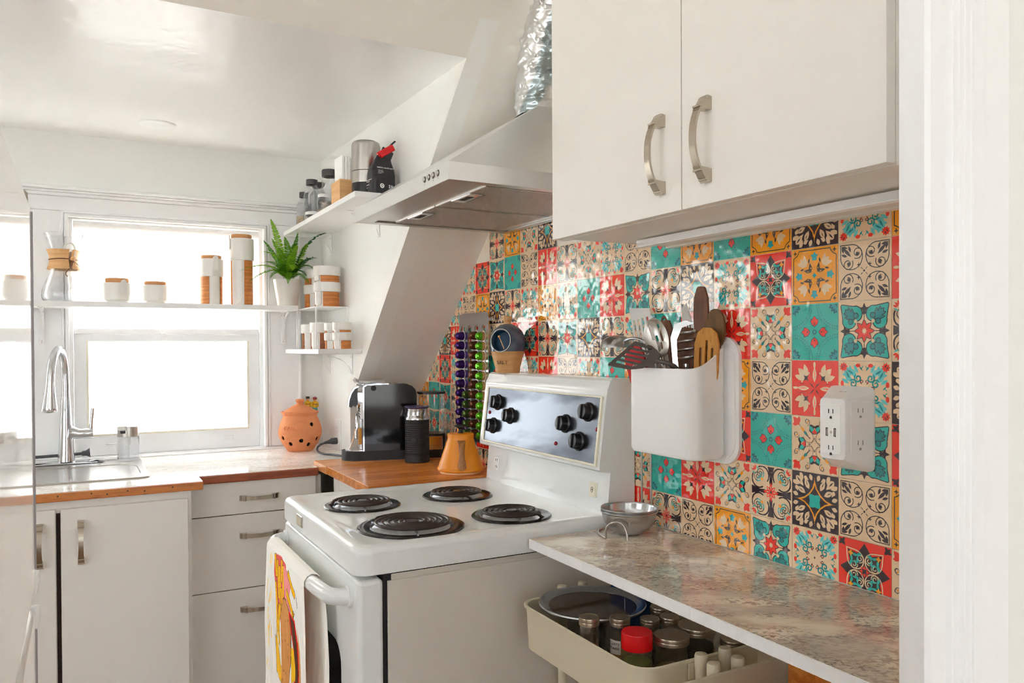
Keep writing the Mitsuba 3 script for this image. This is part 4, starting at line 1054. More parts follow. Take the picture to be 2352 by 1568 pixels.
ware('canister', 'shorter wood and white ceramic canister with a cork lid on the window shelf', 'canister', .4555, 3.345, ZS, .0465, .070, .112, CAMD(.45, 3.34) + .38, cork=.014, tab=CAMD(.45, 3.34) + .35, gap=.6)
ware('sugar_bowl', 'squat white ceramic jar with a cork lid and a white tab on the window shelf', 'jar', .118, 3.345, ZS, .0485, .04, .036, CAMD(.1, 3.34), cork=.017, tab=CAMD(.1, 3.34) + .45, foot=1)
sb = ware('sugar_bowl', 'squat white ceramic jar with a cork lid and no tab on the window shelf', 'jar', .250, 3.345, ZS, .047, .038, .034, CAMD(.1, 3.34), cork=.013, foot=1)
obj('stirring_spoon', cat(tube([(.283, 3.345, ZS + .073), (.292, 3.345, ZS + .09), (.297, 3.345, ZS + .108)], .0011, 6), tube([(.283, 3.345, ZS + .0725), (.275, 3.345, ZS + .071)], .0012, 6)), 'brushed', 'thin metal stirring spoon sticking out of the squat jar without a tab', 'spoon')
# ---------------------------------------------------------------- glass carafe
CFX, CFY = -.0575, 3.34
cf = thing('coffee_carafe', 'hourglass glass coffee carafe with a wooden collar and leather tie on the window shelf', 'carafe')
def glass_wall(p, n=48, **k):
    return lathe(p, n, **k)
outer = [(.062, .001), (.070, .008), (.074, .022), (.070, .045), (.055, .085), (.043, .118), (.037, .140), (.035, .152), (.037, .166), (.045, .192), (.056, .222), (.066, .250)]
part(cf, 'glass_body', lathe([(.001, .001)] + outer + [(.0645, .250)] + [(r - .0018, z + .001) for r, z in outer[::-1]] + [(.001, .003)], 56, CFX, CFY, ZS), 'glass_solid', 50)
ca = CAMD(CFX, CFY)
for k, (a0, a1) in enumerate(((ca + .62, ca + PI + .35), (ca - PI + .45, ca + .36))):
    zz = np.linspace(.119, .190, 9)
    rr_ = .0385 + .0088 * ((zz - .1545) / .0355) ** 2
    aa = np.linspace(a0, a1, 22)
    rings = []
    for a in aa:
        o = [(rr_[i] + .0075) for i in range(9)]
        pts = [(o[i] * math.cos(a), o[i] * math.sin(a), zz[i]) for i in range(9)] + [((rr_[i] + .0022) * math.cos(a), (rr_[i] + .0022) * math.sin(a), zz[i]) for i in range(8, -1, -1)]
        rings.append(np.array(pts))
    part(cf, 'collar', xf(loft(rings), mov(CFX, CFY, ZS)), 'bamboo', 40, 'pale wooden half collar')
tie = numbered(cf + '__leather_tie')
an = np.linspace(0, 2 * PI, 40)
fx = lambda a, r, z: (CFX + r * math.cos(a), CFY + r * math.sin(a), ZS + z)
ka = ca + .55
scene[tie] = mikit.ply(cat(tube([fx(a, .0475, .155 + .001 * math.sin(a * 3)) for a in an[:-1]], .0016, 8, closed=True),
    tube(smoothpath([fx(ka, .054, .150), fx(ka - .05, .058, .135), fx(ka - .3, .062, .115), fx(ka - .45, .062, .097), fx(ka - .35, .062, .090)], 16), .0018, 8),
    tube(smoothpath([fx(ka, .054, .150), fx(ka + .15, .062, .140), fx(ka + .35, .075, .118), fx(ka + .5, .082, .102), fx(ka + .62, .092, .100)], 16), .0008, 6),
    tube([fx(ka - .1, .0535, .147), fx(ka + .1, .0535, .147)], .004, 10)), 'spoon_dark', smooth=40)
lab(tie, 'brown leather tie')
scene[numbered(tie + '__bead')] = mikit.ply(ball(fx(ka, .056, .1565), .0085, 2), 'bamboo', smooth=True)
part(cf, 'glass_knob', tube(smoothpath([fx(ka - .5, .05, .185), fx(ka - .4, .054, .205), fx(ka - .1, .056, .212), fx(ka + .2, .052, .2), fx(ka + .25, .048, .165)], 20), .0028, 8), 'white_ceramic')
# ---------------------------------------------------------------- fern in a white pot
PX, PY = .752, 3.335
fp = thing('potted_fern', 'bright green fern in a white conical pot at the right end of the window shelf', 'potted plant')
part(fp, 'pot', lathe([(.001, 0), (.0385, 0), (.0395, .003), (.0575, .108), (.0565, .111), (.0545, .109), (.052, .098), (.001, .094)], 44, PX, PY, ZS), 'white_ceramic', 40)
part(fp, 'soil', lathe([(.001, .099), (.0515, .0965)], 30, PX, PY, ZS), 'soil', False)
for i, c in enumerate([(96, 150, 30), (70, 128, 30), (130, 176, 44), (44, 96, 36)]):
    scene[f'leaf_{i}'] = {'type': 'principledthin', 'base_color': rgb(c), 'roughness': .45, 'diff_trans': .75, 'spec_trans': 0.0}
rg = np.random.default_rng(11)
P0 = np.array([PX, PY, ZS + .10])
def frond(tip, bend, mi_, nl=26, wid=.021):
    tip = np.asarray(tip, float)
    b = P0 + np.append(rg.normal(0, .009, 2), 0)
    mid = (b + tip) / 2 + np.asarray(bend, float)
    t = np.linspace(0, 1, nl + 6)
    C = ((1 - t) ** 2)[:, None] * b + (2 * t * (1 - t))[:, None] * mid + (t ** 2)[:, None] * tip
    p, tg, a, bb = frames(C, (0, 0, 1))
    V, F = [], []
    side = np.cross(tg, (0, 0, 1.0))
    side /= np.linalg.norm(side, axis=1, keepdims=True) + 1e-9
    lenF = np.linalg.norm(np.diff(C, axis=0), axis=1).sum()
    for k in range(5, len(t) - 1):
        f = t[k]
        w = wid * math.sin(PI * min(1, (f * 1.02) ** .8)) ** .7 + .002
        for s in (-1, 1):
            d = side[k] * s + tg[k] * .35 + np.array([0, 0, rg.normal(-.12, .12)])
            d /= np.linalg.norm(d)
            e = tg[k] * lenF / nl * .40
            q = [C[k] - e * .5, C[k] + d * w * .45 - e, C[k] + d * w, C[k] + d * w * .6 + e, C[k] + e * .5]
            n0 = len(V)
            V += q
            F += [(n0, n0 + 1, n0 + 4), (n0 + 1, n0 + 3, n0 + 4), (n0 + 1, n0 + 2, n0 + 3)]
    leaf = trimesh.Trimesh(np.array(V), np.array(F), process=False)
    st = tube(C, np.linspace(.0012, .0005, len(C)), 5)
    part(fp, 'frond', cat(leaf, st), f'leaf_{mi_}', False)
tips = [((.675, 3.28, 1.845), (.005, .0, .05), 2), ((.905, 3.25, 1.80), (-.02, .0, .10), 3), ((.545, 3.235, 1.625), (.04, 0, .09), 2), ((.580, 3.225, 1.585), (.04, 0, .10), 0), ((.645, 3.28, 1.712), (.03, .0, .06), 2),
        ((.855, 3.24, 1.690), (0, 0, .07), 3), ((.822, 3.27, 1.755), (0, 0, .04), 2), ((.728, 3.27, 1.775), (.01, 0, .03), 0), ((.775, 3.25, 1.740), (0, 0, .05), 2), ((.84, 3.22, 1.640), (0, 0, .085), 1), ((.80, 3.20, 1.61), (0, -.01, .08), 3),
        ((.74, 3.19, 1.63), (0, -.02, .09), 2), ((.69, 3.2, 1.64), (0, 0, .08), 1), ((.66, 3.23, 1.60), (0, 0, .085), 1), ((.63, 3.235, 1.66), (0.02, 0, .07), 0), ((.70, 3.38, 1.78), (0, 0, .04), 0), ((.80, 3.40, 1.77), (0, 0, .04), 1), ((.86, 3.36, 1.70), (0, 0, .06), 1),
        ((.75, 3.22, 1.70), (0, 0, .06), 2), ((.70, 3.26, 1.73), (0, 0, .03), 0), ((.79, 3.3, 1.80), (0, 0, .02), 1), ((.72, 3.18, 1.575), (0, -.01, .09), 0), ((.80, 3.17, 1.58), (0, 0, .08), 1), ((.65, 3.30, 1.76), (0, 0, .03), 1)]
for tp, bn, m_ in tips:
    frond(tp, bn, m_)
# ---------------------------------------------------------------- things on the upper shelf
ZU = 1.8172
scene['seeds'] = {'type': 'twosided', 'bsdf': {'type': 'principled', 'base_color': proc(lambda p, n, uv: mix(mi.Color3f(.28, .17, .09), mi.Color3f(.55, .42, .25), smoothstep(.4, .6, noise(p.x * 420, p.y * 420, p.z * 420)))), 'roughness': .8}}
def jar(label, x, y, z, R, H, neck, lidh, lidm='lid_dark', fill=.0, fillm='seeds', group=None, glass='glass_solid', cat_='jar', name='glass_jar', thread=False):
    t = thing(name, label, cat_, group)
    sh = H * .78
    o = [(.001, .0005), (R * .93, .0005), (R, .006), (R, sh - R * .35), (R * .93, sh), (neck + .003, H - .006), (neck, H)]
    tk = min(.0022, R * .07)
    part(t, 'glass', lathe(o + [(neck - tk, H)] + [(max(q - tk, .0), w + (tk * 1.5 if w < .003 else 0)) for q, w in o[::-1]], 36, x, y, z), glass, 50)
    if fill:
        part(t, 'contents', lathe([(.001, .0045), (R * .88, .0045), (R * .915, .009), (R * .915, H * fill), (.001, H * fill + .002)], 28, x, y, z), fillm, 40)
    L = [(.001, H - .004 + lidh), (neck + .0028, H - .004 + lidh), (neck + .0038, H - .006 + lidh), (neck + .0038, H - .004), (neck + .0012, H - .004)]
    if thread:
        L = [(.001, H - .0035 + lidh), (neck + .0005, H - .0035 + lidh), (neck + .0012, H - .003 + lidh), (neck + .0035, H - .003 + lidh), (neck + .0042, H - .005 + lidh), (neck + .0042, H + .004), (neck + .0034, H + .003), (neck + .0042, H + .0015), (neck + .0042, H - .004), (neck + .0012, H - .004)]
    part(t, 'lid', lathe(L, 36, x, y, z), lidm, 35, 'lid')
    return t
gj = 'lidded glass bottles on the upper wall shelf'
jar('glass bottle with a dark lid and brown seeds, nearest the window', .818, 3.315, ZU, .030, .135, .014, .022, fill=.38, group=gj, name='glass_bottle')
jar('tall clear glass bottle with a dark lid, second from the window on the upper shelf', .862, 3.262, ZU, .030, .170, .017, .022, group=gj, name='glass_bottle')
jar('glass bottle with a little brown seed, front of the upper shelf', .822, 3.195, ZU, .033, .165, .019, .022, fill=.2, group=gj, name='glass_bottle')
jar('small low jar with a white lid at the front edge of the upper shelf', .792, 3.065, ZU, .029, .022, .026, .012, 'white_plastic', group=gj)
jar('wide glass jar with a dark lid and brown seeds, largest of the bottles', .866, 3.085, ZU, .037, .182, .029, .026, fill=.42, group=gj)
jar('small clear glass jar with a white lid next to the bamboo box', .806, 2.965, ZU, .024, .075, .017, .012, 'white_plastic', fill=.3, group=gj)
jar('tall narrow glass bottle with a dark lid just behind the bamboo box', .885, 2.985, ZU, .027, .190, .013, .030, group=gj, name='glass_bottle')
bxx = thing('bamboo_box', 'open bamboo box holding paper coffee filters on the upper shelf', 'box')
bo = cut(box((.778, 2.655, ZU), (.885, 2.76, ZU + .082), .001), box((.784, 2.661, ZU + .006), (.879, 2.754, ZU + .2)))
part(bxx, 'box', bo, 'bamboo', 20)
fl_ = thing('coffee_filters', 'thick stack of white paper coffee filters standing in the bamboo box', 'coffee filters')
part(fl_, 'pack', cat(*[box((.788 + k * .0113, 2.663, ZU + .0065), (.788 + k * .0113 + .0111, 2.752, ZU + .167 - .003 * (k % 3)), .003) for k in range(8)]), 'paper_white', kind='stuff')
gr = thing('coffee_grinder', 'tall cylindrical steel coffee grinder with a dark lower jar on the upper shelf', 'coffee grinder')
GXc, GYc = .850, 2.590
part(gr, 'jar', lathe([(.001, 0), (.0455, 0), (.047, .002), (.047, .057), (.001, .057)], 40, GXc, GYc, ZU), 'black_plastic', 40, 'dark translucent lower jar')
part(gr, 'body', lathe([(.001, .0572), (.0475, .0572), (.048, .059), (.048, .096), (.001, .096)], 40, GXc, GYc, ZU), 'brushed', 40)
part(gr, 'ring', lathe([(.001, .0962), (.047, .0962), (.047, .098), (.001, .098)], 40, GXc, GYc, ZU), 'black_matte', 40)
part(gr, 'cover', lathe([(.001, .0982), (.048, .0982), (.048, .185), (.0455, .194), (.038, .199), (.001, .200)], 40, GXc, GYc, ZU), 'brushed', 40)
# coffee bag
bag = thing('coffee_bag', 'black printed coffee bag closed with a red clip on the upper shelf', 'bag')
def bag_mesh():
    rows = []
    for f in np.linspace(0, 1, 26):
        w = .041 * (1 - .0 * f) if f < .62 else .041 - (.041 - .022) * ((f - .62) / .38) ** 1.2
        d = .028 if f < .45 else .028 * max(.10, 1 - ((f - .45) / .5) ** 1.5)
        zz = .135 * f
        pl = rect(2 * w, 2 * d, min(d * .8, .012), 5)
        r = ring2(pl, zz, 64)
        r[:, 0] += .012 * max(0, f - .6) ** 1.2 * 2.4
        rows.append(r)
    m = loft(rows)
    v = np.array(m.vertices)
    v += (meshkit.fbm(v * 45, 3, 5)[:, None] - .5) * .005 * np.array([1, 1, .0]) * np.clip(v[:, 2:] / .05, 0, 1)
    return trimesh.Trimesh(v, m.faces, process=False)
BA = math.radians(8)
BM = mov(.868, 2.487, ZU + .0005, BA)
mat('bag_black', (34, 34, 37), .42)
part(bag, 'pouch', xf(bag_mesh(), BM), 'bag_black', 50)
part(bag, 'fold', xf(xf(box((-.021, -.004, 0), (.021, .004, .030), .002), np.array(T().rotate([0, 1, 0], 24).matrix)), BM @ mov(.014, 0, .128)), 'bag_black')
part(bag, 'clip', xf(xf(cat(rbox((-.030, -.011, -.012), (.030, .011, .010), .004, 2), box((-.034, -.006, -.006), (-.028, .006, .008), .002)), np.array(T().rotate([0, 1, 0], -32).matrix)), BM @ mov(.016, -.002, .150)), 'red_plastic', 40, 'red bag clip')
part(bag, 'strap', xf(tube(smoothpath([(.02, 0, .155), (.035, 0, .172), (.052, 0, .188)], 10), .003, 8), BM), 'black_matte', 40)
FBM = BM @ basis((0, -.0286, 0), (1, 0, 0), (0, 0, 1), (0, -1, 0))
wt_ = []
for txt, h, x, z in (('BREWED BY - ROASTED IN HOUSE', .0026, -.030, .086), ('BAG 1 A 18', .0022, -.026, .077), ('14 01 250 G', .0022, -.026, .0725), ('LOT 100', .0022, -.026, .068)):
    wt_.append(xf(meshkit.text_mesh(txt, h, .0004), mov(x, z, .0)))
wt_.append(xf(meshkit.text_mesh('1V', .0095, .0004, bold=True), mov(.010, .024, 0)))
wt_.append(xf(extrude(Point(0, 0).buffer(.0075, quad_segs=8).difference(Point(0, 0).buffer(.0045, quad_segs=8)), .0004), mov(-.012, .029, 0)))
wt_.append(xf(extrude(Polygon([(0, .0035), (.003, -.001), (0, -.003), (-.003, -.001)]), .0004), mov(-.012, .029, 0)))
part(bag, 'lettering', xf(cat(*wt_), FBM @ mov(0, 0, .0008)), 'paper_white', False, 'white printed lettering')
SBM = BM @ basis((-.0418, 0, 0), (0, -1, 0), (0, 0, 1), (-1, 0, 0))
part(bag, 'side_lettering', xf(cat(*[xf(meshkit.text_mesh(tx, h, .0004), mov(-.021, z, 0)) for tx, h, z in (('ROASTED', .003, .088), ('SINGLE ORIGIN BEANS', .0024, .048), ('WHOLE BEAN', .0024, .043), ('STORE COOL', .0022, .033), ('340 G', .0022, .024))]), SBM @ mov(0, 0, .0008)), 'paper_white', False, 'white side lettering')
# ---------------------------------------------------------------- terracotta garlic keeper, figurines, wall socket
GK = (.792, 3.300, MZ + .0004)
gk = thing('garlic_keeper', 'round terracotta garlic pot with holes and a lid in the corner of the window worktop', 'pot')
TERR = lambda p, n, uv: mix(mi.Color3f(*[float(v) for v in lin((226, 146, 96))]), mi.Color3f(*[float(v) for v in lin((212, 128, 80))]), fbm(p.x * 40, p.y * 40, p.z * 90, 4))
scene['terracotta'] = {'type': 'twosided', 'bsdf': {'type': 'principled', 'base_color': proc(TERR), 'roughness': .75}}
pot_o = [(.001, 0), (.050, 0), (.054, .004), (.072, .030), (.085, .058), (.088, .078), (.085, .098), (.077, .122), (.070, .138), (.068, .146), (.074, .155), (.0765, .160), (.073, .162), (.068, .158)]
pot_in = [(.063, .146), (.065, .138), (.072, .12), (.080, .098), (.083, .078), (.080, .058), (.067, .032), (.048, .008), (.001, .006)]
potm = lathe(pot_o + pot_in, 64)
cg = CAMD(GK[0], GK[1])
holes = []
for a, z in ((.05, .048), (-.55, .024 + .01), (.48, .030), (-.95, .058), (.95, .052), (.62, .112)):
    aa = cg + a
    holes.append(cyl((.03 * math.cos(aa), .03 * math.sin(aa), z + .001), (.12 * math.cos(aa), .12 * math.sin(aa), z - .001), .0085, 20))
try:
    potm = cut(potm, *holes)
except Exception:
    pass
part(gk, 'pot', xf(potm, mov(*GK)), 'terracotta', 40)
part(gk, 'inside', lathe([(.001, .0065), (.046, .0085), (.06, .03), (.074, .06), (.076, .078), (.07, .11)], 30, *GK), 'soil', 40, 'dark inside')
part(gk, 'lid', lathe([(.001, .158), (.064, .158), (.066, .162), (.058, .168), (.030, .184), (.014, .191), (.012, .197), (.018, .204), (.017, .211), (.001, .2135)], 44, *GK), 'terracotta', 40)
tmh = meshkit.text_mesh('GARLIC', .016, .0016)
v = np.array(trimesh.remesh.subdivide_to_size(tmh.vertices, tmh.faces, .006)[0]); f_ = trimesh.remesh.subdivide_to_size(tmh.vertices, tmh.faces, .006)[1]
wt0 = v[:, 0].max()
aa = cg - .35 + (v[:, 0] - wt0 / 2) / .085
zz = .090 + v[:, 1]
rr0 = np.interp(zz, [.078, .098, .122], [.088, .085, .077])
part(gk, 'lettering', xf(trimesh.Trimesh(np.stack([(rr0 + v[:, 2] + .0003) * np.cos(aa), (rr0 + v[:, 2] + .0003) * np.sin(aa), zz], 1), f_, process=False), mov(*GK)), 'terracotta', False)
mat('doll_yellow', (226, 178, 20), .4); mat('doll_skin', (222, 160, 110), .5); mat('doll_dark', (40, 34, 30), .5); mat('doll_red', (150, 50, 60), .5); mat('doll_teal', (70, 150, 150), .5)
def doll(label, x, z, hat, lower, hatm):
    t = thing('wooden_figurine', label, 'figurine')
    y = YW - .0105
    part(t, 'body', lathe([(.001, .026), (.0095, .026), (.0105, .03), (.0085, .042), (.0105, .05), (.006, .054), (.001, .055)], 20, x, y, z), 'doll_yellow', 40)
    part(t, 'arm', tube(smoothpath([(x - .010, y, z + .05), (x - .0135, y - .002, z + .04), (x - .0125, y - .004, z + .03)], 8), .003, 8), 'doll_yellow', 40)
    part(t, 'arm', tube(smoothpath([(x + .010, y, z + .05), (x + .0135, y - .002, z + .04), (x + .0125, y - .004, z + .03)], 8), .003, 8), 'doll_yellow', 40)
    part(t, 'head', ball((x, y, z + .0605), .0065), 'doll_skin', True)
    part(t, 'belt', lathe([(.0088, .0395), (.0098, .0395), (.0098, .042), (.0088, .042)], 18, x, y, z), 'doll_red', 40)
    part(t, 'hat', lathe(hat, 20, x, y, z), hatm, 40)
    if lower == 'legs':
        for s in (-1, 1):
            part(t, 'leg', tube([(x + s * .004, y, z + .027), (x + s * .004, y, z + .004), (x + s * .004, y - .004, z + .001)], [.0042, .0036, .003], 10), 'doll_dark', 40)
    else:
        part(t, 'skirt', lathe([(.001, 0), (.011, 0), (.012, .004), (.010, .026), (.001, .0262)], 20, x, y, z), 'doll_teal', 40)
        part(t, 'hem', lathe([(.0112, 0), (.0128, .0), (.0125, .006), (.0112, .006)], 20, x, y, z), 'doll_yellow', 40)
    return t
doll('tiny yellow soldier figurine with a black hat on the wall above the terracotta pot', .862, 1.037, [(.001, .064), (.0085, .064), (.0085, .066), (.007, .067), (.008, .0725), (.001, .074)], 'legs', 'doll_dark')
doll('tiny figurine of a lady in a yellow blouse and brown bonnet above the terracotta pot', .893, 1.035, [(.001, .061), (.0075, .061), (.0098, .066), (.008, .071), (.001, .0735)], 'skirt', 'doll_red')
so_ = thing('wall_socket', 'white double wall socket on the dormer wall behind the coffee machine cord', 'wall socket')
part(so_, 'plate', box((XD - .0055, 3.175, .905), (XD - .0005, 3.255, 1.025), .002), 'white_plastic', 30)
for z in (.935, .988):
    r_ = numbered(so_ + '__outlet')
    scene[r_] = mikit.ply(box((XD - .0075, 3.198, z - .016), (XD - .0053, 3.232, z + .016), .001), 'white_plastic', smooth=30)
    if z > .95:
        for yy in (3.209, 3.221):
            scene[numbered(r_ + '__slot')] = mikit.ply(box((XD - .0079, yy - .0008, z + .001), (XD - .0074, yy + .0008, z + .009)), 'black_matte', smooth=False)
pc = thing('power_cord', 'dark grey power cord and plug from the wall socket to the coffee machine', 'power cord')
part(pc, 'plug', tube([(XD - .0082, 3.215, .937), (XD - .03, 3.212, .937), (XD - .034, 3.211, .936), (XD - .05, 3.209, .934), (XD - .062, 3.207, .932)], [.0135, .0135, .010, .0065, .005], 14), 'dark_grey_plastic', 40)
part(pc, 'cable', tube(smoothpath([(XD - .06, 3.207, .932), (XD - .085, 3.195, .926), (XD - .103, 3.165, .912), (XD - .098, 3.12, .9025), (XD - .07, 3.06, .9021), (XD - .04, 2.985, .9021), (XD - .01, 2.93, .906), (XD - .004, 2.89, .917)], 50), .0042, 10), 'dark_grey_plastic', 60)
# light cover on the dormer ceiling
lc_ = thing('ceiling_light', 'round flush white light cover on the dormer ceiling', 'ceiling light')
zc_ = 2.111 + .032 * (3.13 - 1.96) / 1.5
part(lc_, 'cover', lathe([(.001, -.012), (.045, -.011), (.060, -.006), (.064, -.0006)], 44, .247, 3.13, zc_), 'paint_trim', 40)
# ---------------------------------------------------------------- coffee machine
MB = basis((.824, 2.776, BZ), (math.cos(-.24), math.sin(-.24), 0), (-math.sin(-.24), math.cos(-.24), 0), (0, 0, 1))   # x along the machine, y across, z up
cm = thing('coffee_machine', 'black and chrome capsule coffee machine on the butcher block', 'coffee machine')
def mp(name, mesh, m, sm=35, lb=None):
    return part(cm, name, xf(mesh, MB), m, sm, lb)
base = extrude(unary_union([affinity.translate(rect(.10, .118, .0585, 12), .059, .062), sbox(.06, .003, .27, .121)]), .034)
mp('base', base, 'black_matte', 40)
mp('drip_tray', xf(extrude(affinity.translate(rect(.098, .108, .053, 12), .062, .062), .004), mov(0, 0, .034)), 'chrome', 40)
bpoly = Polygon([(.072, .034), (.262, .034), (.262, .235), (.258, .254), (.246, .268), (.226, .276), (.200, .278), (.082, .272), (.072, .266)])
mp('housing', xf(extrude(bpoly, .112), basis((0, .118, 0), (1, 0, 0), (0, 0, 1), (0, -1, 0))), 'black_gloss', 25)
mp('housing_rim', xf(extrude(Polygon([(.066, .034), (.0715, .034), (.0715, .266), (.082, .2725), (.16, .2755), (.16, .2785), (.078, .2755), (.066, .267)]), .114), basis((0, .119, 0), (1, 0, 0), (0, 0, 1), (0, -1, 0))), 'chrome', 25)
mp('front_plate', box((.058, .022, .150), (.066, .10, .205), .001), 'white_plastic')
for k in range(5):
    mp('front_slot', box((.0565, .026, .154 + k * .010), (.0585, .096, .158 + k * .010)), 'black_matte', False)
mp('front_column', box((.056, .030, .038), (.066, .094, .150), .002), 'steel_soft')
mp('brew_head', xf(extrude(rect(.062, .092, .031, 12), .016), basis((.066, .062, .224), (0, 1, 0), (0, 0, 1), (-1, 0, 0))), 'chrome', 40)
lev = Polygon([(.050, .262), (.042, .258), (.030, .242), (.023, .220), (.020, .198), (.027, .194), (.034, .203), (.040, .196), (.050, .206)])
mp('lever', xf(extrude(lev.buffer(.003), .046), basis((0, .085, 0), (1, 0, 0), (0, 0, 1), (0, -1, 0))), 'black_plastic', 30)
mp('lever_trim', xf(extrude(LineString([(.052, .266), (.040, .262), (.027, .244), (.019, .220), (.016, .196)]).buffer(.0022), .05), basis((0, .087, 0), (1, 0, 0), (0, 0, 1), (0, -1, 0))), 'chrome', 30)
mp('top_handle', tube(smoothpath([(.15, .062, .2815), (.10, .062, .2805), (.062, .062, .281), (.046, .062, .288), (.036, .062, .296)], 20), [.010] * 14 + [.009, .008, .008, .008, .007, .006], 12, up=(0, 1, 0), squash=2.2), 'chrome', 40)
mp('button', xf(lathe([(.001, .0), (.010, 0), (.010, .001), (.008, .0012), (.001, .0006)], 24), basis((.105, .0062, .262), (1, 0, 0), (0, 0, 1), (0, -1, 0))), 'black_matte', 40)
# cup rest: arched grille folded up in front
rails = [tube(smoothpath([(.046, .028, .075), (.046, .026, .12), (.047, .036, .150), (.047, .062, .166), (.047, .088, .150), (.046, .098, .12), (.046, .096, .075)], 26), .003, 8), tube([(.046, .026, .075), (.046, .098, .075)], .003, 8)]
mp('cup_rest', cat(*rails), 'chrome', 40)
for k in range(9):
    z = .082 + k * .0088
    hw_ = .030 * math.sqrt(max(.05, 1 - max(0, (z - .118) / .047) ** 2))
    mp('cup_rest_bar', box((.044, .062 - hw_, z), (.047, .062 + hw_, z + .0052), .0008), 'white_plastic' if k % 9 else 'chrome', 30)
mp('smile_mark', tube(smoothpath([(.0432, .050, .118), (.0430, .062, .112), (.0432, .074, .118)], 10), .0016, 6), 'black_matte', 40)
mp('copper_panel', box((.050, .004, .060), (.062, .018, .118), .002), 'spoon_honey')
# water tank
mat('tank_black', (18, 18, 19), .3)
tb = lambda w, d, z: ring2(affinity.translate(rect(w, d, .03, 8), .324, .062), z, 72)
mp('tank_base', loft([tb(.097, .10, 0), tb(.097, .10, .088)]), 'tank_black', 40)
mp('tank_band', box((.306, .010, .03), (.358, .0135, .080), .001), 'chrome')
scene['tank_glass'] = {'type': 'thindielectric', 'int_ior': 1.4}
mp('water_tank', loft([tb(.095, .098, .0885), tb(.096, .099, .235)], caps=False), 'tank_glass', 40)
mp('tank_lid', loft([tb(.100, .103, .2355), tb(.100, .103, .243)]), 'tank_black', 40)
# two paper slips leaning on the tray
sp = thing('sachet', 'small pale paper sachet leaning against the front of the coffee machine', 'sachet')
pp = smoothpath([(.018, .050, .0385), (.028, .045, .060), (.034, .040, .085), (.040, .034, .112)], 14)
ww_ = np.interp(np.linspace(0, 1, 14), [0, .15, .45, .62, .85, 1], [.017, .019, .012, .006, .011, .007])
part(sp, 'paper', xf(loft([np.array([p + (0, -w, 0), p + (0, w, 0), p + (.0012, w, 0), p + (.0012, -w, 0)]) for p, w in zip(pp, ww_)]), MB), 'bamboo', 40)
part(sp, 'corner', xf(loft([np.array([p + (-.002, -w, 0), p + (-.002, w * .1, 0), p + (-.0008, w * .1, 0), p + (-.0008, -w, 0)]) for p, w in list(zip(pp, ww_))[:6]]), MB), 'paper_white', 40)
# ---------------------------------------------------------------- milk frother
MFX, MFY = 1.052, 2.648
mf = thing('milk_frother', 'black ribbed milk frother with a chrome collar beside the coffee machine', 'milk frother')
rib = [(.001, 0), (.043, 0), (.0445, .003), (.0445, .026), (.0415, .028), (.0415, .031)]
z = .031
while z < .148:
    rib += [(.0430, z + .0015), (.0440, z + .0033), (.0440, z + .0050), (.0430, z + .0068)]
    z += .0075
rib += [(.0435, .152), (.001, .152)]
part(mf, 'body', lathe(rib, 48, MFX, MFY, BZ), 'black_matte', 25)
part(mf, 'collar', lathe([(.001, .1522), (.0440, .1522), (.0442, .158), (.040, .166), (.0385, .170), (.0385, .190), (.0395, .192), (.001, .192)], 48, MFX, MFY, BZ), 'chrome', 35, 'chrome collar')
scene['tinted_lid'] = {'type': 'twosided', 'bsdf': {'type': 'principled', 'base_color': rgb((74, 68, 104)), 'roughness': .12}}
part(mf, 'lid', lathe([(.001, .1922), (.040, .1922), (.0445, .196), (.0445, .199), (.042, .200), (.001, .199)], 44, MFX, MFY, BZ), 'tinted_lid', 35)
ab = math.atan2(-MFY, -MFX) - .28
BB = basis((MFX + .0441 * math.cos(ab), MFY + .0441 * math.sin(ab), BZ + .078), (-math.sin(ab), math.cos(ab), 0), (0, 0, 1), (math.cos(ab), math.sin(ab), 0))
part(mf, 'button', xf(cat(lathe([(.001, -.004), (.0115, -.004), (.0115, .0008), (.010, .0016), (.001, .0016)], 26), lathe([(.0045, .0016), (.0060, .0016), (.0060, .0024), (.0045, .0024), (.0045, .0016)], 20), lathe([(.001, .0016), (.002, .0026), (.001, .0028)], 12)), BB), 'black_matte', 35)
# ---------------------------------------------------------------- kettle
KX, KY = 1.083, 2.345
obj('trivet', lathe([(.001, 0), (.066, 0), (.068, .002), (.068, .007), (.066, .009), (.001, .009)], 44, KX, KY, BZ + .0002), 'bamboo', 'round pale wooden trivet under the orange kettle', 'trivet')
KZ = BZ + .0094
kt = thing('kettle', 'orange conical kettle with a zebra-wood handle and black lid knob', 'kettle')
mat('kettle_orange', (232, 142, 22), .32, clearcoat=.3)
part(kt, 'body', lathe([(.001, 0), (.0745, 0), (.0765, .003), (.0765, .008), (.0735, .011), (.044, .098), (.0425, .102), (.0425, .108), (.001, .108)], 60, KX, KY, KZ), 'kettle_orange', 30)
part(kt, 'lid', lathe([(.001, .1082), (.0435, .1082), (.0435, .116), (.042, .1185), (.001, .120)], 56, KX, KY, KZ), 'kettle_orange', 30)
part(kt, 'lid_knob', lathe([(.001, .1195), (.010, .1195), (.007, .125), (.007, .133), (.012, .138), (.020, .140), (.0205, .143), (.018, .1455), (.001, .147)], 32, KX, KY, KZ), 'black_matte', 40, 'black lid knob')
a = math.atan2(-KY, -KX) + .05
A = np.array([math.cos(a), math.sin(a), 0]); Pq = np.array([-math.sin(a), math.cos(a), 0]); C0 = np.array([KX, KY, KZ])
tpath = [(.046, .100, .0125), (.060, .099, .0125), (.072, .093, .0115), (.079, .080, .0095), (.083, .062, .0085), (.086, .045, .0095), (.089, .032, .0125), (.091, .022, .0135), (.092, .015, .011), (.0925, .011, .006)]
rings = []
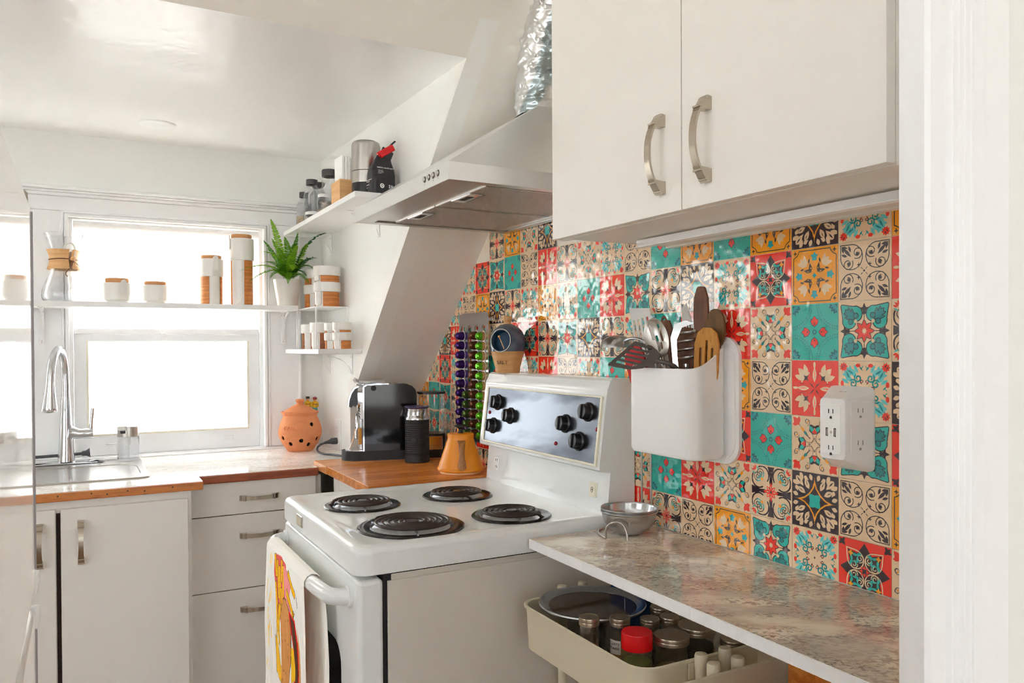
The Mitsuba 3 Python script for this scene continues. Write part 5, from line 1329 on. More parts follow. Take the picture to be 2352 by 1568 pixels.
for r, z, w in tpath:
    c = C0 + A * r + np.array([0, 0, z])
    rings.append(np.array([c + Pq * w * math.cos(q) + A * .0055 * math.sin(q) for q in np.arange(20) * 2 * PI / 20]))
part(kt, 'handle', loft(rings), 'zebra_wood', 40, 'striped wooden handle')
part(kt, 'spout', tube([C0 - A * .040 + (0, 0, .085), C0 - A * .062 + (0, 0, .105), C0 - A * .078 + (0, 0, .128)], [.016, .011, .0075], 18), 'kettle_orange', 40)
# ---------------------------------------------------------------- capsule rack and capsules
rk = thing('capsule_rack', 'grey metal capsule rack with four slots on the tiled wall', 'capsule rack')
RY0, RY1, RZ0, RZ1 = 2.354, 2.582, .995, 1.440
rp = affinity.translate(rect(RY1 - RY0, RZ1 - RZ0, .018, 6), 0, 0)
cols = [.083, .030, -.026, -.080]
for c in cols:
    rp = rp.difference(sbox(-c - .0145, -.27, -c + .0145, .165).union(Point(-c, .165).buffer(.0145)))
rp = rp.union(sbox(-.114, -.2225, .114, -.200))
RXF = W - .0215
part(rk, 'plate', xf(extrude(rp, .003), basis((RXF, (RY0 + RY1) / 2, (RZ0 + RZ1) / 2), (0, -1, 0), (0, 0, 1), (-1, 0, 0)) @ mov(0, 0, -.0015)), 'steel_soft', False)
for k in (0, 1):
    for z in (RZ0 + .01, RZ1 - .03):
        part(rk, 'spacer', box((RXF + .0016, RY0 + .02 + k * .17, z), (W - .0002, RY0 + .03 + k * .17, z + .01)), 'steel_soft', False)
PODC = {'purple': ((74, 40, 120), 'dark purple'), 'brown': ((110, 66, 48), 'copper brown'), 'olive': ((92, 118, 60), 'olive green'), 'green': ((104, 190, 40), 'bright green')}
for k, (c, _) in PODC.items():
    mat('pod_' + k, c, .22, .75)
mat('pod_foil', (216, 214, 208), .35, .6)
mat('pod_tan', (206, 164, 112), .35, .5)
pod_body = [(.001, .0275), (.0075, .0275), (.0088, .0262), (.0118, .0235), (.0125, .0205), (.0152, .0008), (.0152, 0), (.001, 0)]
pod_rim = [(.001, -.0022), (.0172, -.0022), (.0185, -.0012), (.0185, .0), (.0155, .0006), (.001, .0002)]
PD = {}
ORD = ('first', 'second', 'third', 'fourth', 'fifth', 'sixth', 'seventh', 'eighth', 'ninth', 'tenth', 'eleventh')
for k in PODC:
    PD[k] = mikit.ply(xf(lathe(pod_body, 20), basis((0, 0, 0), (0, 1, 0), (0, 0, 1), (-1, 0, 0))), 'pod_' + k, smooth=25)
PR = mikit.ply(xf(lathe(pod_rim, 20), basis((0, 0, 0), (0, 1, 0), (0, 0, 1), (-1, 0, 0))), 'pod_foil', smooth=25)
PB_ = mikit.ply(xf(lathe([(.0141, .0098), (.0156, .0006), (.0150, .0004)], 20), basis((0, 0, 0), (0, 1, 0), (0, 0, 1), (-1, 0, 0))), 'pod_tan', smooth=25)
for ci, (cy, kind, first) in enumerate(((2.551, 'purple', 0), (2.498, 'olive', 6), (2.442, 'brown', 0), (2.388, 'green', 0))):
    for r in range(first, 11):
        z = 1.361 - r * .0336 - (0.003 if ci in (1, 3) else 0)
        if z < 1.01:
            continue
        p = thing('coffee_capsule', f'{ORD[r - first]} {PODC[kind][1]} coffee capsule from the top in the wall rack', 'coffee capsule', f'{PODC[kind][1]} capsules in the wall rack')
        x = RXF - .0022
        part(p, 'cup', PD[kind], to_world=T().translate([x, cy, z]))
        part(p, 'rim', PR, to_world=T().translate([x, cy, z]))
        if kind == 'green':
            part(p, 'band', PB_, to_world=T().translate([x, cy, z]))
# ---------------------------------------------------------------- salt pig on the stove's backguard
GX_, GY_, GZ_ = 1.1545, 2.150, 1.2418
sp_ = thing('salt_pig', 'blue-glazed stoneware salt pig with a round opening on top of the stove', 'salt pig')
scene['salt_blue'] = {'type': 'twosided', 'bsdf': {'type': 'principled', 'base_color': proc(lambda p, n, uv: mix(mi.Color3f(*[float(v) for v in lin((58, 76, 98))]), mi.Color3f(*[float(v) for v in lin((88, 98, 112))]), smoothstep(.3, .8, fbm(p.x * 30, p.y * 30, p.z * 40, 3)))), 'roughness': .08, 'specular': .7}}
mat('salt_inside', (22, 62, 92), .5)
mat('stoneware', proc(wood_fn((206, 158, 104), (196, 146, 92), (180, 128, 76), 20, 20, 120)), .3)
part(sp_, 'base', lathe([(.001, 0), (.036, 0), (.0375, .003), (.039, .010), (.0385, .014), (.050, .060), (.052, .066), (.001, .066)], 44, GX_, GY_, GZ_), 'stoneware', 40, 'tan unglazed base')
prof_s = [(.0522, .0662), (.055, .082), (.0555, .092), (.053, .112), (.044, .130), (.032, .141), (.018, .148), (.0125, .150)]
part(sp_, 'knob', lathe([(.001, .1502), (.0125, .1502), (.0115, .157), (.0140, .161), (.0155, .168), (.0140, .1735), (.001, .176)], 32, GX_, GY_, GZ_), 'stoneware', 40)
sa = math.atan2(-GY_, -GX_) - .42
od_ = np.array([math.cos(sa), math.sin(sa), .12]); od_ /= np.linalg.norm(od_)
o1 = np.cross([0, 0, 1], od_); o1 /= np.linalg.norm(o1); o2 = np.cross(od_, o1)
OB = basis(np.array([GX_, GY_, GZ_ + .093]) + od_ * .036, o1, o2, od_)
part(sp_, 'dome', cut(lathe([(.001, .0662)] + prof_s + [(.001, .150)], 64, GX_, GY_, GZ_), xf(cyl((0, 0, -.020), (0, 0, .05), .0308, 40), OB)), 'salt_blue', 30)
part(sp_, 'mouth', xf(lathe([(.030, -.006), (.0325, .004), (.0335, .014), (.032, .0155), (.0305, .014), (.029, .004)], 44), OB @ np.diag([1, 1.08, 1, 1])), 'salt_blue', 40)
part(sp_, 'mouth_rim', xf(trimesh.creation.torus(.0322, .0011, major_sections=48, minor_sections=8), OB @ np.diag([1, 1.08, 1, 1]) @ mov(0, 0, .0152)), 'white_ceramic', 40)
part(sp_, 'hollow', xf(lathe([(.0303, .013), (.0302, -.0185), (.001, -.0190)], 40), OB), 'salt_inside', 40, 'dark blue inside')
part(sp_, 'lettering', xf(meshkit.text_mesh('SALT', .0105, .001), basis((0, 0, 0), (1, 0, 0), (0, 1, 0), (0, 0, 1))) if False else None or (lambda m: trimesh.Trimesh(np.stack([GX_ + ((.0402 + (m.vertices[:, 1] + .019) * .255) + m.vertices[:, 2] + .0003) * np.cos(ta := (sa - .14 + (m.vertices[:, 0] - .010) / .046)), GY_ + ((.0402 + (m.vertices[:, 1] + .019 - .0) * .255) + m.vertices[:, 2] + .0003) * np.sin(ta), GZ_ + .027 + m.vertices[:, 1]], 1), m.faces, process=False))(meshkit.text_mesh('SALT', .0105, .0008)), 'spoon_dark', False, 'stamped lettering')
ss = thing('salt_spoon', 'tiny wooden spoon standing in the mouth of the salt pig', 'spoon')
part(ss, 'stem', xf(tube([(.012, -.026, .0135), (.004, -.008, .0145), (-.004, .008, .0155)], .0014, 8), OB), 'bamboo', 40)
part(ss, 'bowl', xf(ball((-.006, .012, .0148), .0042, 2, (1, 1, 1)), OB), 'bamboo', True)
# ---------------------------------------------------------------- bowls and wire rack on the granite
BWX, BWY = 1.108, 1.473
def bowl(label, z, r, h):
    t = thing('mixing_bowl', label, 'bowl', None)
    pr_ = [(.001, .001), (.018, .001), (.030, .004), (.046, .014), (.057, .028), (.0625, .042), (.064, h - .003), (.066, h - .002), (.0672, h), (.066, h + .0015), (.0642, h + .0005), (.0625, h - .003), (.061, .042), (.0555, .029), (.0445, .0155), (.029, .0055), (.001, .0025)]
    part(t, 'bowl', lathe([(q * r / .066, w) for q, w in pr_], 60, BWX, BWY, z), 'steel_soft', 40)
bowl('lower stainless steel bowl of the nested pair on the granite worktop', GZ + .0003, .0655, .0545)
bowl('upper stainless steel bowl of the nested pair on the granite worktop', GZ + .0062, .0655, .0555)
wr = thing('wire_stand', 'bent steel wire stand behind and in front of the nested steel bowls', 'rack')
fw = lambda *pts, n=30, r=.0026: tube(smoothpath(pts, n), r, 10)
part(wr, 'front_loop', fw((1.034, 1.460, GZ + .003), (1.032, 1.457, GZ + .024), (1.040, 1.443, GZ + .040), (1.054, 1.428, GZ + .038), (1.060, 1.419, GZ + .020), (1.061, 1.416, GZ + .003)), 'brushed', 50)
part(wr, 'base_wire', fw((1.034, 1.460, GZ + .003), (1.038, 1.485, GZ + .003), (1.07, 1.535, GZ + .003), (1.16, 1.540, GZ + .003), (1.19, 1.535, GZ + .003)), 'brushed', 50)
for y in (1.5375, 1.502):
    part(wr, 'upright', fw((1.195, y, GZ + .002), (1.195, y, GZ + .10), (1.195, y, GZ + .30), n=12), 'brushed', 50)
part(wr, 'crossbar', tube([(1.195, 1.503, GZ + .146), (1.195, 1.5365, GZ + .146)], .0012, 8), 'brushed', 50)
# ---------------------------------------------------------------- towel on the oven handle
tw = thing('tea_towel', 'white printed tea towel with a burger and fries hanging on the oven handle', 'towel')
TWY0, TWY1 = 1.752, 2.150
def towel_grid():
    ns, nt = 80, 46
    zt = zh + .0205
    S = np.linspace(-.40, .46, ns)     # <0 behind the handle, >0 in front
    Y = np.linspace(TWY1, TWY0, nt)
    V = np.zeros((ns, nt, 3)); UV = np.zeros((ns, nt, 2))
    for i, s in enumerate(S):
        for j, y in enumerate(Y):
            f = (j / (nt - 1))
            if s < -.03:
                d = -s - .03
                x = hx + .0215 + .010 * math.sin(f * 9) * min(1, d * 6) * .35 + .0 * d
                z = zh - d
            elif s > .03:
                d = s - .03
                x = hx - .0205 - .004 * math.sin(f * 11 + 1) * min(1, d * 8) - .010 * d * (1 + math.sin(f * 5))
                z = zh - d
            else:
                q = s / .03 * PI / 2
                x = hx - .0205 * math.sin(q); z = zh + .0205 * math.cos(q)
            yy = y + .006 * math.sin(max(0, abs(s)) * 14 + f * 2) * min(1, abs(s) * 4) - (.012 * abs(s) if f > .5 else -.012 * abs(s)) * (1 if s > 0 else 0)
            V[i, j] = (x + .0012 * math.sin(y * 140 + s * 23) * min(1, abs(s) * 5), yy - (.035 if s < 0 else 0) * min(1, abs(s) * 10), z)
            UV[i, j] = (f, s)
    return V, UV
TV, TUV = towel_grid()
# the print, in (across 0..1, down 0..0.46 m) units scaled to metres
Wt = TWY1 - TWY0
CLOTH = (243, 241, 234)
pmap = lambda b: .020 + (b - .055) * .64 if b < .185 else .103 + (b - .185) * .82
def tp(*pts):
    return Polygon([(a * Wt, pmap(b)) for a, b in pts]).buffer(0)
YL, PKK, BUN, BNK, CHS, MEAT, LET = (248, 190, 20), (236, 110, 104), (214, 148, 84), (40, 24, 24), (250, 200, 40), (92, 56, 40), (228, 36, 30)
def fry(x, y, L, w, a):
    return affinity.rotate(sbox(x - w / 2, y - L / 2, x + w / 2, y + L / 2), a)
layers = [(CLOTH, sbox(-.01, -.5, Wt + .01, .5))]
pink = tp((.26, .075), (.30, .055), (.42, .048), (.55, .06), (.60, .09), (.56, .25), (.40, .27), (.33, .27), (.27, .17), (.24, .13))
layers += [((228, 96, 92), pink.buffer(.004))]
fr = []
for k in range(19):
    u, w = .285 + .055 * (k % 5) + .006 * (k // 5), .046 + .050 * (k // 5)
    fr.append(fry(u * Wt, w + .010 * (k % 3), .056, .015, -16 + 6 * (k % 4)))
fu = unary_union(fr)
layers += [(BNK, unary_union([q.buffer(.0016) for q in fr])), (YL, fu)]
layers += [((244, 150, 150), tp((.50, .065), (.62, .07), (.70, .11), (.66, .16), (.70, .2), (.62, .22), (.54, .17), (.52, .12)))]
for x, y, a in ((.70, .052, 58), (.68, .098, 55)):
    q = fry(x * Wt, y, .075, .014, -a)
    layers += [(BNK, q.buffer(.0016)), (YL, q)]
layers += [(BNK, tp((.80, .13), (.815, .135), (.83, .17), (.82, .17)).union(tp((.74, .19), (.75, .19), (.78, .26), (.77, .26))))]
bun = tp((.52, .185), (.60, .18), (.66, .20), (.70, .26), (.70, .34), (.66, .41), (.60, .45), (.52, .455), (.46, .42), (.42, .36), (.41, .28), (.45, .22))
layers += [(BNK, bun.buffer(.002)), (BUN, bun.buffer(-.0005))]
rgt = np.random.default_rng(4)
layers += [((150, 92, 50), unary_union([affinity.scale(Point((.44 + .22 * rgt.random()) * Wt, .125 + .19 * rgt.random()).buffer(.0022, quad_segs=2), 1, 1.6) for _ in range(36)]).intersection(bun))]
meat = tp((.68, .21), (.76, .22), (.80, .28), (.82, .36), (.80, .45), (.74, .455), (.76, .38), (.75, .30))
layers += [(LET, meat.buffer(.006)), (MEAT, meat), (CHS, tp((.70, .30), (.74, .30), (.77, .35), (.76, .385), (.71, .40))), (LET, tp((.70, .40), (.74, .40), (.72, .43), (.75, .45), (.70, .455), (.66, .46), (.68, .42)))]
layers += [((222, 160, 100), tp((.80, .23), (.84, .29), (.86, .40), (.84, .46), (.81, .46), (.83, .38), (.82, .30)))]
fig = tp((.36, .27), (.40, .28), (.44, .34), (.46, .40), (.42, .405), (.38, .36))
layers += [(BNK, fig.buffer(.0015)), ((250, 250, 248), fig)]
yb = tp((.26, .335), (.34, .345), (.40, .40), (.46, .42), (.5, .455), (.30, .44))
layers += [(BNK, yb.buffer(.0012)), ((244, 190, 50), yb)]
layers += [((250, 214, 110), unary_union([fry((.06 + .14 * rgt.random()) * Wt, .02 + .33 * rgt.random(), .03, .004, 30 * rgt.random()) for _ in range(22)]))]
# colour of a point of the cloth: a fine regular mesh takes its colours from the print's areas
def print_mesh():
    fx_, fy_ = 300, 560
    us, ss_ = np.linspace(0, 1, fx_), np.linspace(-.40, .46, fy_)
    from scipy.interpolate import RegularGridInterpolator
    gi = RegularGridInterpolator((np.linspace(-.40, .46, TV.shape[0]), np.linspace(0, 1, TV.shape[1])), TV)
    A, B = np.meshgrid(ss_, us, indexing='ij')
    Vv = gi(np.stack([A, B], -1).reshape(-1, 2))
    import shapely
    col = np.tile(lin(CLOTH), (len(Vv), 1))
    X, Yp = (B * Wt).ravel(), A.ravel() - .01
    for c, gq in layers[1:]:
        col[shapely.contains_xy(gq, X, Yp)] = lin(c)
    back = A.ravel() < 0
    inner = shapely.contains_xy(unary_union([q for _, q in layers[1:]]), X, -A.ravel() - .05)
    i, j = np.meshgrid(np.arange(fy_ - 1), np.arange(fx_ - 1), indexing='ij')
    a = (i * fx_ + j).ravel()
    F = np.vstack([np.stack([a, a + 1, a + fx_ + 1], 1), np.stack([a, a + fx_ + 1, a + fx_], 1)])
    return Vv, F, col
scene['cloth_print'] = {'type': 'twosided', 'bsdf': {'type': 'principled', 'base_color': VCOL, 'roughness': .9, 'specular': .15, 'sheen': .3}}
tv_, tf_, tc_ = print_mesh()
scene[tw] = mikit.ply((tv_, tf_), 'cloth_print', smooth=True, color=tc_)
# ---------------------------------------------------------------- utensil holder on the tiled wall
uh = thing('utensil_holder', 'white plastic wall caddy full of kitchen utensils on the tiles', 'utensil holder')
def hb(inset, z):
    pl = sbox(-.115 + inset, -.045 + inset, .115 - inset, .045).buffer(0)
    pl = rect(.23 - 2 * inset, .10 - 2 * inset, .03 - inset * .5, 8)
    return ring2(affinity.translate(pl, 1.158, 1.367) if False else affinity.rotate(affinity.translate(pl, 0, 0), 90, origin=(0, 0)), z, 120)
def holder_ring(inset, zf):
    r = hb(inset, 0)
    out = np.zeros_like(r)
    out[:, 0] = 1.157 + r[:, 0]; out[:, 1] = 1.367 + r[:, 1]
    back = np.clip((out[:, 0] - 1.107) / .10, 0, 1)
    out[:, 2] = zf + (.062 * back ** 1.6 if zf > 1.2 else 0)
    return out
outer_ = [holder_ring(.014, 1.0785), holder_ring(.004, 1.081), holder_ring(.0, 1.090), holder_ring(0, 1.272)]
inner_ = [holder_ring(.003, 1.2725), holder_ring(.003, 1.20), holder_ring(.004, 1.092)]
inner_[1][:, 2] = 1.2; inner_[2][:, 2] = 1.092
part(uh, 'container', loft(outer_ + inner_), 'white_plastic', 40)
bk_ = xf(extrude(rect(.285, .272, .045, 10), .008), basis((W - .0002, 1.365, 1.204), (0, -1, 0), (0, 0, 1), (-1, 0, 0)))
part(uh, 'back_plate', bk_, 'white_plastic', 40)
part(uh, 'back_ridge', xf(extrude(rect(.265, .252, .038, 10).difference(rect(.253, .240, .032, 10)), .003), basis((W - .0083, 1.365, 1.204), (0, -1, 0), (0, 0, 1), (-1, 0, 0))), 'white_plastic', 40)
def up(o, tip, roll=0.0):
    """frame of a utensil from foot o to tip; its face turned towards the room"""
    o, tip = np.asarray(o, float), np.asarray(tip, float)
    ez = tip - o
    L = np.linalg.norm(ez); ez /= L
    ey = np.array([-1.0, -.35, 0]); ey = ey - ez * (ey @ ez); ey /= np.linalg.norm(ey)
    ex = np.cross(ey, ez)
    c, s = math.cos(roll), math.sin(roll)
    return basis(o, ex * c + ey * s, -ex * s + ey * c, ez), L
def blade(poly, th, B, bow=0.0):
    """flat blade: poly in (x, z) extruded along y and bowed"""
    m = extrude(poly, th)
    v, f = trimesh.remesh.subdivide_to_size(m.vertices, m.faces, .012)
    v = np.array(v)
    z0_, z1_ = v[:, 1].min(), v[:, 1].max()
    y = v[:, 2] + bow * ((v[:, 1] - z0_) / (z1_ - z0_)) ** 2
    m = trimesh.Trimesh(np.stack([v[:, 0], y, v[:, 1]], 1), f, process=False)
    m.apply_transform(B)
    return m
def handle(B, L, r0, r1, n=10):
    return xf(tube([(0, 0, 0), (0, 0, L * .5), (0, 0, L)], [r0, (r0 + r1) / 2, r1], n), B)
F0 = 1.10
# slotted steel turner, upright at the back left
B, L = up((1.185, 1.46, F0), (1.185, 1.535, 1.436))
ut = thing('slotted_turner', 'shiny slotted steel turner standing upright at the left of the utensil holder', 'turner')
pl = Polygon([(-.030, .235), (.024, .215), (.027, .325), (-.026, .312)]).buffer(.002)
for k in range(4):
    x = -.0205 + k * .0125
    pl = pl.difference(sbox(x, .225, x + .006, .295))
part(ut, 'blade', blade(pl, .0016, B), 'chrome', 20)
part(ut, 'handle', handle(B, .235, .006, .005), 'chrome')
# red silicone spatula
B, L = up((1.150, 1.43, F0), (1.140, 1.506, 1.338))
ut = thing('spatula', 'red silicone spatula at the left of the utensil holder', 'spatula')
part(ut, 'head', blade(Polygon([(-.022, .155), (.020, .150), (.022, .205), (.006, .228), (-.018, .224), (-.024, .205)]).buffer(.004), .007, B), 'red_silicone', 40)
part(ut, 'handle', handle(B, .158, .006, .005), 'bamboo')
# black slotted turner leaning out over the front left
B = basis((1.085, 1.425, 1.296), np.array([.16, .975, .1]) / np.linalg.norm([.16, .975, .1]), np.cross(np.array([-.78, .15, -.30]) / np.linalg.norm([-.78, .15, -.30]), np.array([.16, .975, .1]) / np.linalg.norm([.16, .975, .1])), np.array([-.78, .15, -.30]) / np.linalg.norm([-.78, .15, -.30]))
B = basis((1.1, 1.398, 1.288), (.30, .52, -.15), (0, 0, 1), (-.2, .66, .02))
q = np.array([-.10, .95, .10]); q /= np.linalg.norm(q)
nx = np.array([-.60, .0, .70]); nx = nx - q * (nx @ q); nx /= np.linalg.norm(nx)
B = basis((1.098, 1.372, 1.290), np.cross(nx, q), nx, q)
ut = thing('slotted_turner', 'dark grey slotted turner leaning out over the front left of the holder', 'turner')
pl = Polygon([(-.026, .010), (-.037, .035), (-.040, .088), (.040, .102), (.037, .04), (.026, .010), (.008, -.012), (-.008, -.012)]).buffer(.003)
for k in range(5):
    x = -.0315 + k * .0135
    pl = pl.difference(Polygon([(x, .018 + .004 * abs(k - 2)), (x + .008, .018 + .004 * abs(k - 2)), (x + .008, .084 + k * .002), (x, .083 + k * .002)]))
mat('nylon_grey', (96, 90, 86), .3, .2)
part(ut, 'blade', blade(pl, .0022, B, .006), 'nylon_grey', 20)
part(ut, 'handle', tube(smoothpath([B[:3, 3] + B[:3, 2] * -.010, B[:3, 3] + B[:3, 2] * -.03 + (.02, 0, -.005), (1.165, 1.345, 1.24), (1.185, 1.345, 1.12)], 16), .005, 10), 'nylon_grey')
# ladle hooked over the left side
ut = thing('ladle', 'steel ladle with its bowl turned down at the far left of the utensil holder', 'ladle')
lb = lathe([(.001, .030), (.012, .0295), (.024, .026), (.034, .018), (.040, .006), (.0415, 0), (.040, .0), (.038, .006), (.032, .0165), (.022, .0245), (.001, .0285)], 40, 1.150, 1.575, 1.318)
part(ut, 'bowl', lb, 'steel_soft', 40)
part(ut, 'handle', tube(smoothpath([(1.148, 1.542, 1.335), (1.150, 1.51, 1.340), (1.158, 1.465, 1.325), (1.165, 1.44, 1.22), (1.165, 1.43, 1.11)], 30), .0035, 10), 'steel_soft', 40)
# slotted spoon
B, L = up((1.150, 1.320, F0), (1.128, 1.415, 1.382), .15)
ut = thing('slotted_spoon', 'large steel slotted spoon at the front of the utensil holder', 'spoon')
sp2 = affinity.translate(affinity.scale(Point(0, 0).buffer(1, quad_segs=10), .0285, .0475), 0, .252)
for x, z0_, z1_ in ((-.010, .245, .28), (.002, .225, .258), (.010, .255, .285), (-.004, .228, .24)):
    sp2 = sp2.difference(LineString([(x, z0_), (x, z1_)]).buffer(.0028))
m = blade(sp2, .0018, np.eye(4))
v = np.array(m.vertices)
v[:, 1] -= .010 * (1 - (v[:, 0] / .0285) ** 2 - ((v[:, 2] - .252) / .0475) ** 2)
part(ut, 'bowl', xf(trimesh.Trimesh(v, m.faces, process=False), B), 'brushed', 30)
part(ut, 'handle', handle(B, .207, .006, .005), 'brushed')
# pasta server: curved band with prongs
B, L = up((1.165, 1.332, F0), (1.155, 1.335, 1.36), .5)
ut = thing('pasta_server', 'steel pasta server with curled prongs in the middle of the utensil holder', 'pasta server')
prongs = []
for k in range(4):
    z = .195 + k * .018
    prongs.append(xf(tube(smoothpath([(.022, -.004, z - .002), (.004, -.012, z), (-.014, -.006, z + .002), (-.022, .010, z + .004)], 12), [.0034] * 12, 8, up=(0, 0, 1), squash=1.0), B))
part(ut, 'back', blade(Polygon([(.016, .165), (.026, .175), (.029, .24), (.020, .268), (-.004, .276), (-.018, .270), (.006, .262), (.018, .235), (.018, .2)]).buffer(.0012), .003, B, -.008), 'steel_soft', 30)
for pg in prongs:
    part(ut, 'prong', pg, 'steel_soft', 40)
part(ut, 'handle', handle(B, .182, .006, .005), 'chrome')
# masher / whisk-like blade behind, dark handle end with hanging hole
B, L = up((1.190, 1.44, F0), (1.192, 1.445, 1.41))
ut = thing('kitchen_tongs', 'brown-grey steel utensil handle with a hanging loop in the middle of the holder', 'utensil')
part(ut, 'handle', blade(sbox(-.014, .16, .010, .262).buffer(.002), .008, B), 'satin_nickel', 30)
part(ut, 'loop', xf(trimesh.creation.torus(.009, .0022, major_sections=20, minor_sections=8), B @ basis((-.0, .004, .276), (1, 0, 0), (0, 0, 1), (0, -1, 0)) @ np.diag([.7, 1.4, 1, 1])), 'spoon_dark', 40)
# steel whisk seen edge-on
B, L = up((1.192, 1.312, F0), (1.192, 1.38, 1.43))
ut = thing('slotted_turner', 'narrow steel slotted spatula standing behind the wooden spoons', 'turner')
pl = Polygon([(-.013, .20), (.010, .20), (.013, .275), (.006, .315), (-.006, .322), (-.013, .28)])
for k in range(3):
    pl = pl.difference(sbox(-.009 + k * .0065, .215, -.0055 + k * .0065, .285))
part(ut, 'blade', blade(pl, .0016, B), 'chrome', 20)
part(ut, 'handle', handle(B, .205, .0045, .004), 'chrome')
# wooden spoons and spatulas
def wooden(label, o, tip, poly, m, roll=0.0, th=.006, hr=.0065, hl=.16, slots=(), name='wooden_spoon', cat_='spoon'):
    B, L = up(o, tip, roll)
    t = thing(name, label, cat_)
    poly = poly.buffer(-.006).buffer(.006, quad_segs=6)
    for s in slots:
        poly = poly.difference(s)
    part(t, 'blade', blade(poly, th, B), m, 35)
    part(t, 'handle', handle(B, hl, hr, hr * .9), m)
    return t
wooden('tall dark wooden spoon, highest of the utensils in the holder', (1.188, 1.315, F0), (1.188, 1.314, 1.454), Polygon([(-.009, .17), (-.012, .24), (-.0145, .29), (-.013, .325), (-.006, .348), (.006, .348), (.013, .325), (.0145, .29), (.012, .24), (.009, .17)]).buffer(.002), 'spoon_dark', .1, .010, .009, .18)
wooden('broad olive-brown wooden spoon at the right of the utensil holder', (1.190, 1.285, F0), (1.192, 1.274, 1.400), affinity.translate(affinity.scale(Point(0, 0).buffer(1, quad_segs=10), .025, .045), 0, .255), 'spoon_olive', -.1, .007, .0075, .215)
wooden('honey-coloured slotted wooden spatula at the front right of the utensil holder', (1.168, 1.288, F0), (1.168, 1.273, 1.366), Polygon([(-.026, .15), (.026, .15), (.0262, .225), (.020, .248), (.008, .258), (-.008, .258), (-.020, .248), (-.0262, .225)]).buffer(.002), 'spoon_honey', 0, .006, .008, .155, [LineString([(x, .17), (x, .215 + (.016 if x == 0 else 0))]).buffer(.0028) for x in (-.0135, 0, .0135)], 'wooden_spatula', 'spatula')
wooden('reddish square-ended wooden spatula behind the pasta server', (1.182, 1.370, F0), (1.182, 1.362, 1.378), Polygon([(-.020, .15), (.022, .15), (.027, .24), (.022, .262), (-.018, .258), (-.025, .244)]).buffer(.003), 'spoon_dark', 0, .006, .007, .16, (), 'wooden_spatula', 'spatula')
wooden('dark wooden spoon tip peeking out behind the slotted steel spoon', (1.188, 1.375, F0), (1.185, 1.435, 1.388), Polygon([(-.014, .21), (.014, .21), (.016, .25), (.008, .285), (-.010, .283), (-.016, .25)]).buffer(.002), 'spoon_dark', 0, .006, .007, .215)
# ---------------------------------------------------------------- outlet extender
oe = thing('outlet_extender', 'white multi-outlet wall adapter with USB ports on the tiles near the doorway', 'outlet adapter')
def orng(x, y0, y1, z0, z1, r):
    rg_ = ring2(rect(y1 - y0, z1 - z0, r, 6), 0, 80)
    return np.stack([np.full(80, x), (y0 + y1) / 2 - rg_[:, 0], (z0 + z1) / 2 + rg_[:, 1]], 1)
OY0, OY1, OZ0_, OZ1_ = .906, .998, 1.098, 1.247
FY0, FY1, FZ0, FZ1, FXo = .922, .976, 1.120, 1.228, 1.156
part(oe, 'body', loft([orng(W - .0003, OY0, OY1, OZ0_, OZ1_, .010), orng(W - .006, OY0, OY1, OZ0_, OZ1_, .010), orng(FXo + .006, FY0 - .001, FY1 + .001, FZ0 - .001, FZ1 + .001, .008), orng(FXo + .002, FY0, FY1, FZ0, FZ1, .007), orng(FXo, FY0 + .002, FY1 - .002, FZ0 + .002, FZ1 - .002, .006)]), 'white_plastic', 40)
fp_ = numbered(oe + '__front_panel')
scene[fp_] = mikit.ply(box((FXo - .0012, FY0 + .0085, FZ0 + .010), (FXo + .001, FY1 - .0055, FZ1 - .012), .0005), 'paper_white', smooth=20)
yc_ = (FY0 + .0085 + FY1 - .0055) / 2
def outlet(parent, B):
    for x in (-.0046, .0046):
        scene[numbered(parent + '__slot')] = mikit.ply(xf(box((x - .0009, .001, -.0004), (x + .0009, .0085, .0002)), B), 'black_matte', smooth=False)
    scene[numbered(parent + '__ground_hole')] = mikit.ply(xf(extrude(unary_union([Point(0, -.006).buffer(.0024), sbox(-.0024, -.0085, .0024, -.006)]), .0005), B @ mov(0, 0, -.0003)), 'black_matte', smooth=False)
FB = lambda z: basis((FXo - .0013, yc_, z), (0, -1, 0), (0, 0, 1), (-1, 0, 0))
outlet(fp_, FB(1.200)); outlet(fp_, FB(1.136))
for dy in (-.0085, .0085):
    scene[numbered(fp_ + '__usb_port')] = mikit.ply(xf(box((dy - .0022, -.0075, -.0004), (dy + .0022, .0075, .0003)), FB(1.168)), 'black_matte', smooth=False)
    scene[numbered(fp_ + '__usb_tongue')] = mikit.ply(xf(box((dy - .0002, -.006, .0), (dy + .0016, .006, .0005)), FB(1.168)), 'brushed', smooth=False)
scene[numbered(fp_ + '__screw')] = mikit.ply(xf(lathe([(.001, 0), (.0026, 0), (.0022, .0008), (.001, .001)], 14), FB(1.168)), 'brushed', smooth=30)
